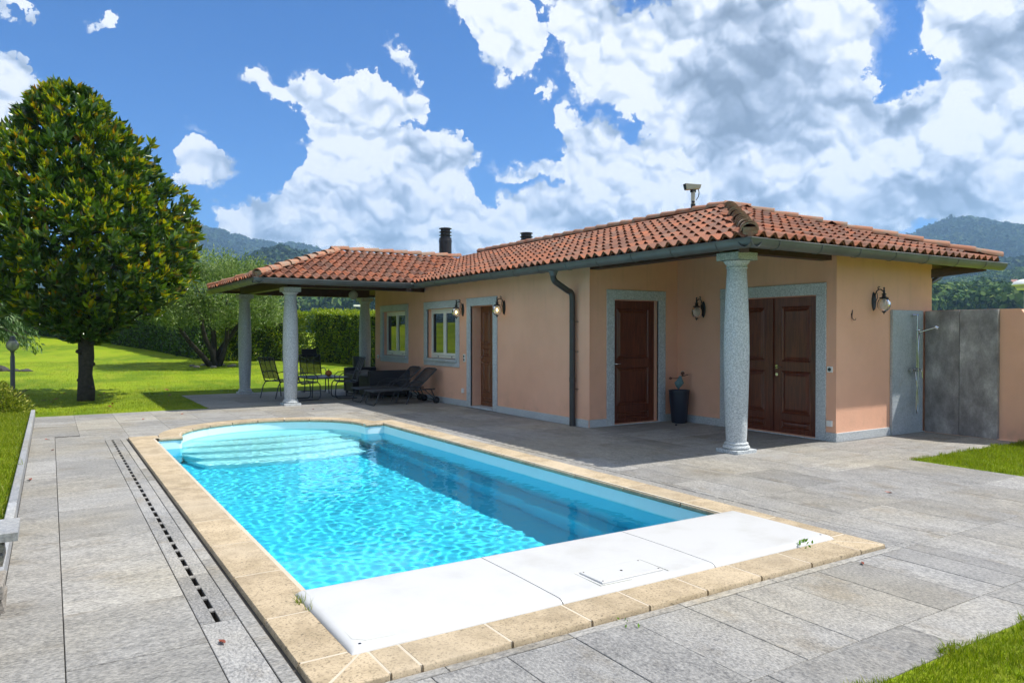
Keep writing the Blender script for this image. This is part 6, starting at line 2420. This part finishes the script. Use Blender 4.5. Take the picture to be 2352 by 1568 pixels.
wav = lambda v: .03 * np.sin(v * 7) + .02 * np.sin(v * 17 + 1)
grass('short lawn grass in the near right corner', [grass_patch(2.6, 5.6, .6, 1.93, 50000, .042, mask=lambda x, y: y < 1.90 + wav(x)), grass_patch(5.6, 8.95, .2, 1.92, 14000, .045, mask=lambda x, y: y < 1.90 + wav(x))])
grass('short lawn grass right of the paving', [grass_patch(8.92, 11.80, 2.6, 5.10, 46000, .045, mask=lambda x, y: (y < 5.06 + wav(x)) & (x > 8.94 + wav(y)))])
grass('short lawn grass left of the kerb', [grass_patch(-1.6, -.305, 4.9, 16.3, 58000, .05), grass_patch(-2.2, -.305, 1.0, 4.9, 15000, .05), grass_patch(-4.5, -1.6, 4.9, 18, 17000, .055)])
lawn_area = lambda x, y: (y > 16.30 + wav(x) * .4) & ((x < 2.76) | (y > 20.08))
grass('lawn grass behind the pool', [grass_patch(-4, 4.6, 16.27, 22, 44000, .045, mask=lambda x, y: lawn_area(x, y)), grass_patch(-6, 11, 22, 34, 32000, .05, mask=lambda x, y: lawn_area(x, y))])

# grass tuft and weeds in the joints
def tuft(loc, n, h, name, label, mat='weed', broad=False, k=1.0):
    t = empty(name, loc, 0, label=label, cat='weed')
    P = rng.normal(0, .012 if not broad else .025, (n, 3)) * np.array([1, 1.4, 0])
    D = rng.normal(0, .5, (n, 3)) + np.array([0, 0, 1])
    if broad:
        L = rng.uniform(.022, .042, n) * k; P[:, 2] = rng.uniform(.0, h, n)
        V, F = leaves(P, D, L, L * .55, rng)
    else:
        L = rng.uniform(.5, 1, n) * h
        V, F = blades(P, D, L, np.full(n, .006), rng)
    link_mesh('weed_leaves', np_mesh('weed_leaves', V, F, M[mat], True), t)


tuft((1.19, 4.16, .02), 16, .11, 'grass_tuft', 'grass tuft growing beside the left end of the white cover', 'grass')
tuft((1.21, 4.02, .02), 8, .09, 'grass_tuft', 'thin grass blades just in front of the tuft by the cover', 'grass')
tuft((4.55, 3.335, .025), 14, .05, 'small_weed', 'small leafy weed at the front edge of the white cover', 'weed', True)
tuft((2.60, 3.004, 0), 5, .004, 'small_weed', 'tiny weed in a joint of the front paving', 'weed', True, .7)
tuft((-.26, 9.6, .10), 12, .16, 'grass_tuft', 'long grass blades hanging over the kerb', 'grass')

# fallen leaves
FL = [(-.05, 12.7, 'dry reddish leaf near the far end of the left path'), (.02, 11.5, 'dry reddish leaf on the joint of the left path'), (-.19, 9.3, 'dark red leaf beside the kerb on the left path'),
      (1.42, 14.8, 'dark curled leaf on the paving at the far left of the pool end'), (2.15, 15.35, 'orange leaf on the paving left of the rounded pool end'), (4.62, 2.93, 'dark red leaf on the paving by the near right coping corner'),
      (9.08, 5.09, 'reddish twig leaf at the tip of the right lawn'), (.72, 3.88, 'pale reddish leaf on the drain slabs near the camera'), (4.55, 14.9, 'small brown leaf on the paving behind the pool'),
      (5.2, 16.45, 'dark leaf in the porch shade near the front column'), (6.9, 4.1, 'small dark leaf on the sunny right paving')]
lf = MB()
lf.add([(-.05, 0, .004), (-.015, .026, .022), (.02, .024, .018), (.06, 0, .012), (.02, -.024, .026), (-.015, -.026, .012), (0, 0, .004), (-.085, .004, .010)],
       [(0, 6, 1), (1, 6, 2), (2, 6, 3), (3, 6, 4), (4, 6, 5), (5, 6, 0), (0, 1, 7)])
lf_me = lf.mesh('fallen_leaf', M['red_leaf'])
for i, (x, y, lb) in enumerate(FL):
    o = link_mesh('fallen_leaf', lf_me, None, (x, y, .004), (random.uniform(-.2, .2), random.uniform(-.2, .2), random.uniform(0, 6)))
    s = random.uniform(.45, .75); o.scale = (s, s, s)
    tag(o, lb, 'leaf', 'fallen leaves on the paving')
for i in range(22):
    x, y = random.uniform(-2, 3.5), random.uniform(16.6, 21.5)
    if x > 2.7: continue
    o = link_mesh('fallen_leaf', lf_me, None, (x, y, float(lawn_z(x, y)) + .03), (random.uniform(-.3, .3), random.uniform(-.3, .3), random.uniform(0, 6)))
    tag(o, 'dry leaf lying in the grass under the magnolia tree', 'leaf', 'dry leaves under the magnolia')

# ================================================================ woods and houses on the hills


def wood(name, label, a0, a1, r0, r1, n, smin, smax, mat, k=100, clump=.34):
    a = rng.uniform(a0, a1, n); r = np.sqrt(rng.uniform(r0 ** 2, r1 ** 2, n))
    z = terrain_h(a, r)
    s = rng.uniform(smin, smax, n)
    C0 = np.stack([np.sin(a) * r, np.cos(a) * r, z + s * .55], 1)
    d = rng.normal(size=(n * k, 3)); d /= np.linalg.norm(d, axis=1, keepdims=True); d[:, 2] = np.where(d[:, 2] < -.4, -d[:, 2], d[:, 2])
    S = np.repeat(s, k)[:, None]
    ph = np.repeat(rng.uniform(0, 6, n), k)
    lump = 1 + .20 * np.sin(d[:, 0] * 6 + ph) * np.sin(d[:, 1] * 5 + 2 * ph) + .12 * np.sin(d[:, 2] * 9 + ph)
    P = np.repeat(C0, k, 0) + d * S * (lump * rng.uniform(.82, 1.05, n * k))[:, None] * np.array([1, 1, .9])
    nrm, e1, e2 = frames(d + rng.normal(0, .45, d.shape), rng)
    w = S * clump * rng.uniform(.6, 1.2, (n * k, 1))
    V = np.stack([P - e1 * w, P - e2 * w * .8, P + e1 * w, P + e2 * w * .8], 1).reshape(-1, 3)
    F = np.arange(n * k * 4).reshape(-1, 4)
    tag(link_mesh(name, np_mesh(name, V, F, mat, False)), label, kind='stuff')


wood('forest', 'green wood on the slope to the right', AZ(2060), AZ(2520), 330, 1180, 1300, 3.8, 7.6, M['forest'], 130, .20)
wood('forest', 'dark wood on the hill behind the porch roof', AZ(640), AZ(1250), 380, 660, 700, 3, 6, M['forest'], 70, .34)
wood('forest', 'distant wood on the left hills', AZ(380), AZ(900), 700, 1500, 1500, 5, 9, M['forest_far'], 40, .42)


wood('forest', 'far woods on the mountain sides', AZ(2020), AZ(2560), 1200, 2850, 2500, 9, 16, M['forest_far'], 20, .46)
wood('forest', 'far woods on the left mountain sides', AZ(330), AZ(960), 1300, 2850, 2500, 9, 16, M['forest_far'], 20, .46)


def far_house(u, r, w, d, h, label, rot=.4):
    a = AZ(u)
    z = float(terrain_h(np.array([a]), np.array([r]))[0])
    t = empty('far_house', (math.sin(a) * r, math.cos(a) * r, z + 2), -a + rot, label=label, cat='house')
    mb = MB(); mb.box((-w / 2, -d / 2, -6), (w / 2, d / 2, h)); mb.build('wall', M['plaster_far'], t)
    mb = MB()
    mb.add([(-w / 2 - .5, -d / 2 - .5, h), (w / 2 + .5, -d / 2 - .5, h), (w / 2 + .5, d / 2 + .5, h), (-w / 2 - .5, d / 2 + .5, h), (-w / 2, 0, h + d * .28), (w / 2, 0, h + d * .28)], [(0, 1, 5, 4), (2, 3, 4, 5), (1, 2, 5), (3, 0, 4), (3, 2, 1, 0)])
    mb.build('roof', M['roof_far'], t)
    for k in (-1, 0, 1):
        mb = MB(); mb.box((k * w * .28 - .6, -d / 2 - .05, h * .45), (k * w * .28 + .6, -d / 2 + .02, h * .8)); mb.build('window', M['black'], t)


far_house(2346, 800, 16, 11, 9, 'pale house among trees on the right slope, by the street lamp', .2)
far_house(838, 560, 9, 8, 6, 'tiny pale house on the wooded hilltop above the porch roof', .3)

# ---------------------------------------------------------------- haze
HZ = MB(); HZ.box((-3300, -900, -8.0), (3750, 3750, 560))
hz_mat = bpy.data.materials.new('haze_air'); hz_mat.use_nodes = True
ht = NT(hz_mat.node_tree)
for nd in list(ht.t.nodes): ht.t.nodes.remove(nd)
ho_ = ht.n('ShaderNodeOutputMaterial'); pv = ht.n('ShaderNodeVolumePrincipled')
pv.inputs['Color'].default_value = (.42, .68, 1.0, 1)
pv.inputs['Density'].default_value = .00020
pv.inputs['Anisotropy'].default_value = .1
ht.put(ho_.inputs['Volume'], pv.outputs[0])
haze = HZ.build('haze', hz_mat, kind='stuff')
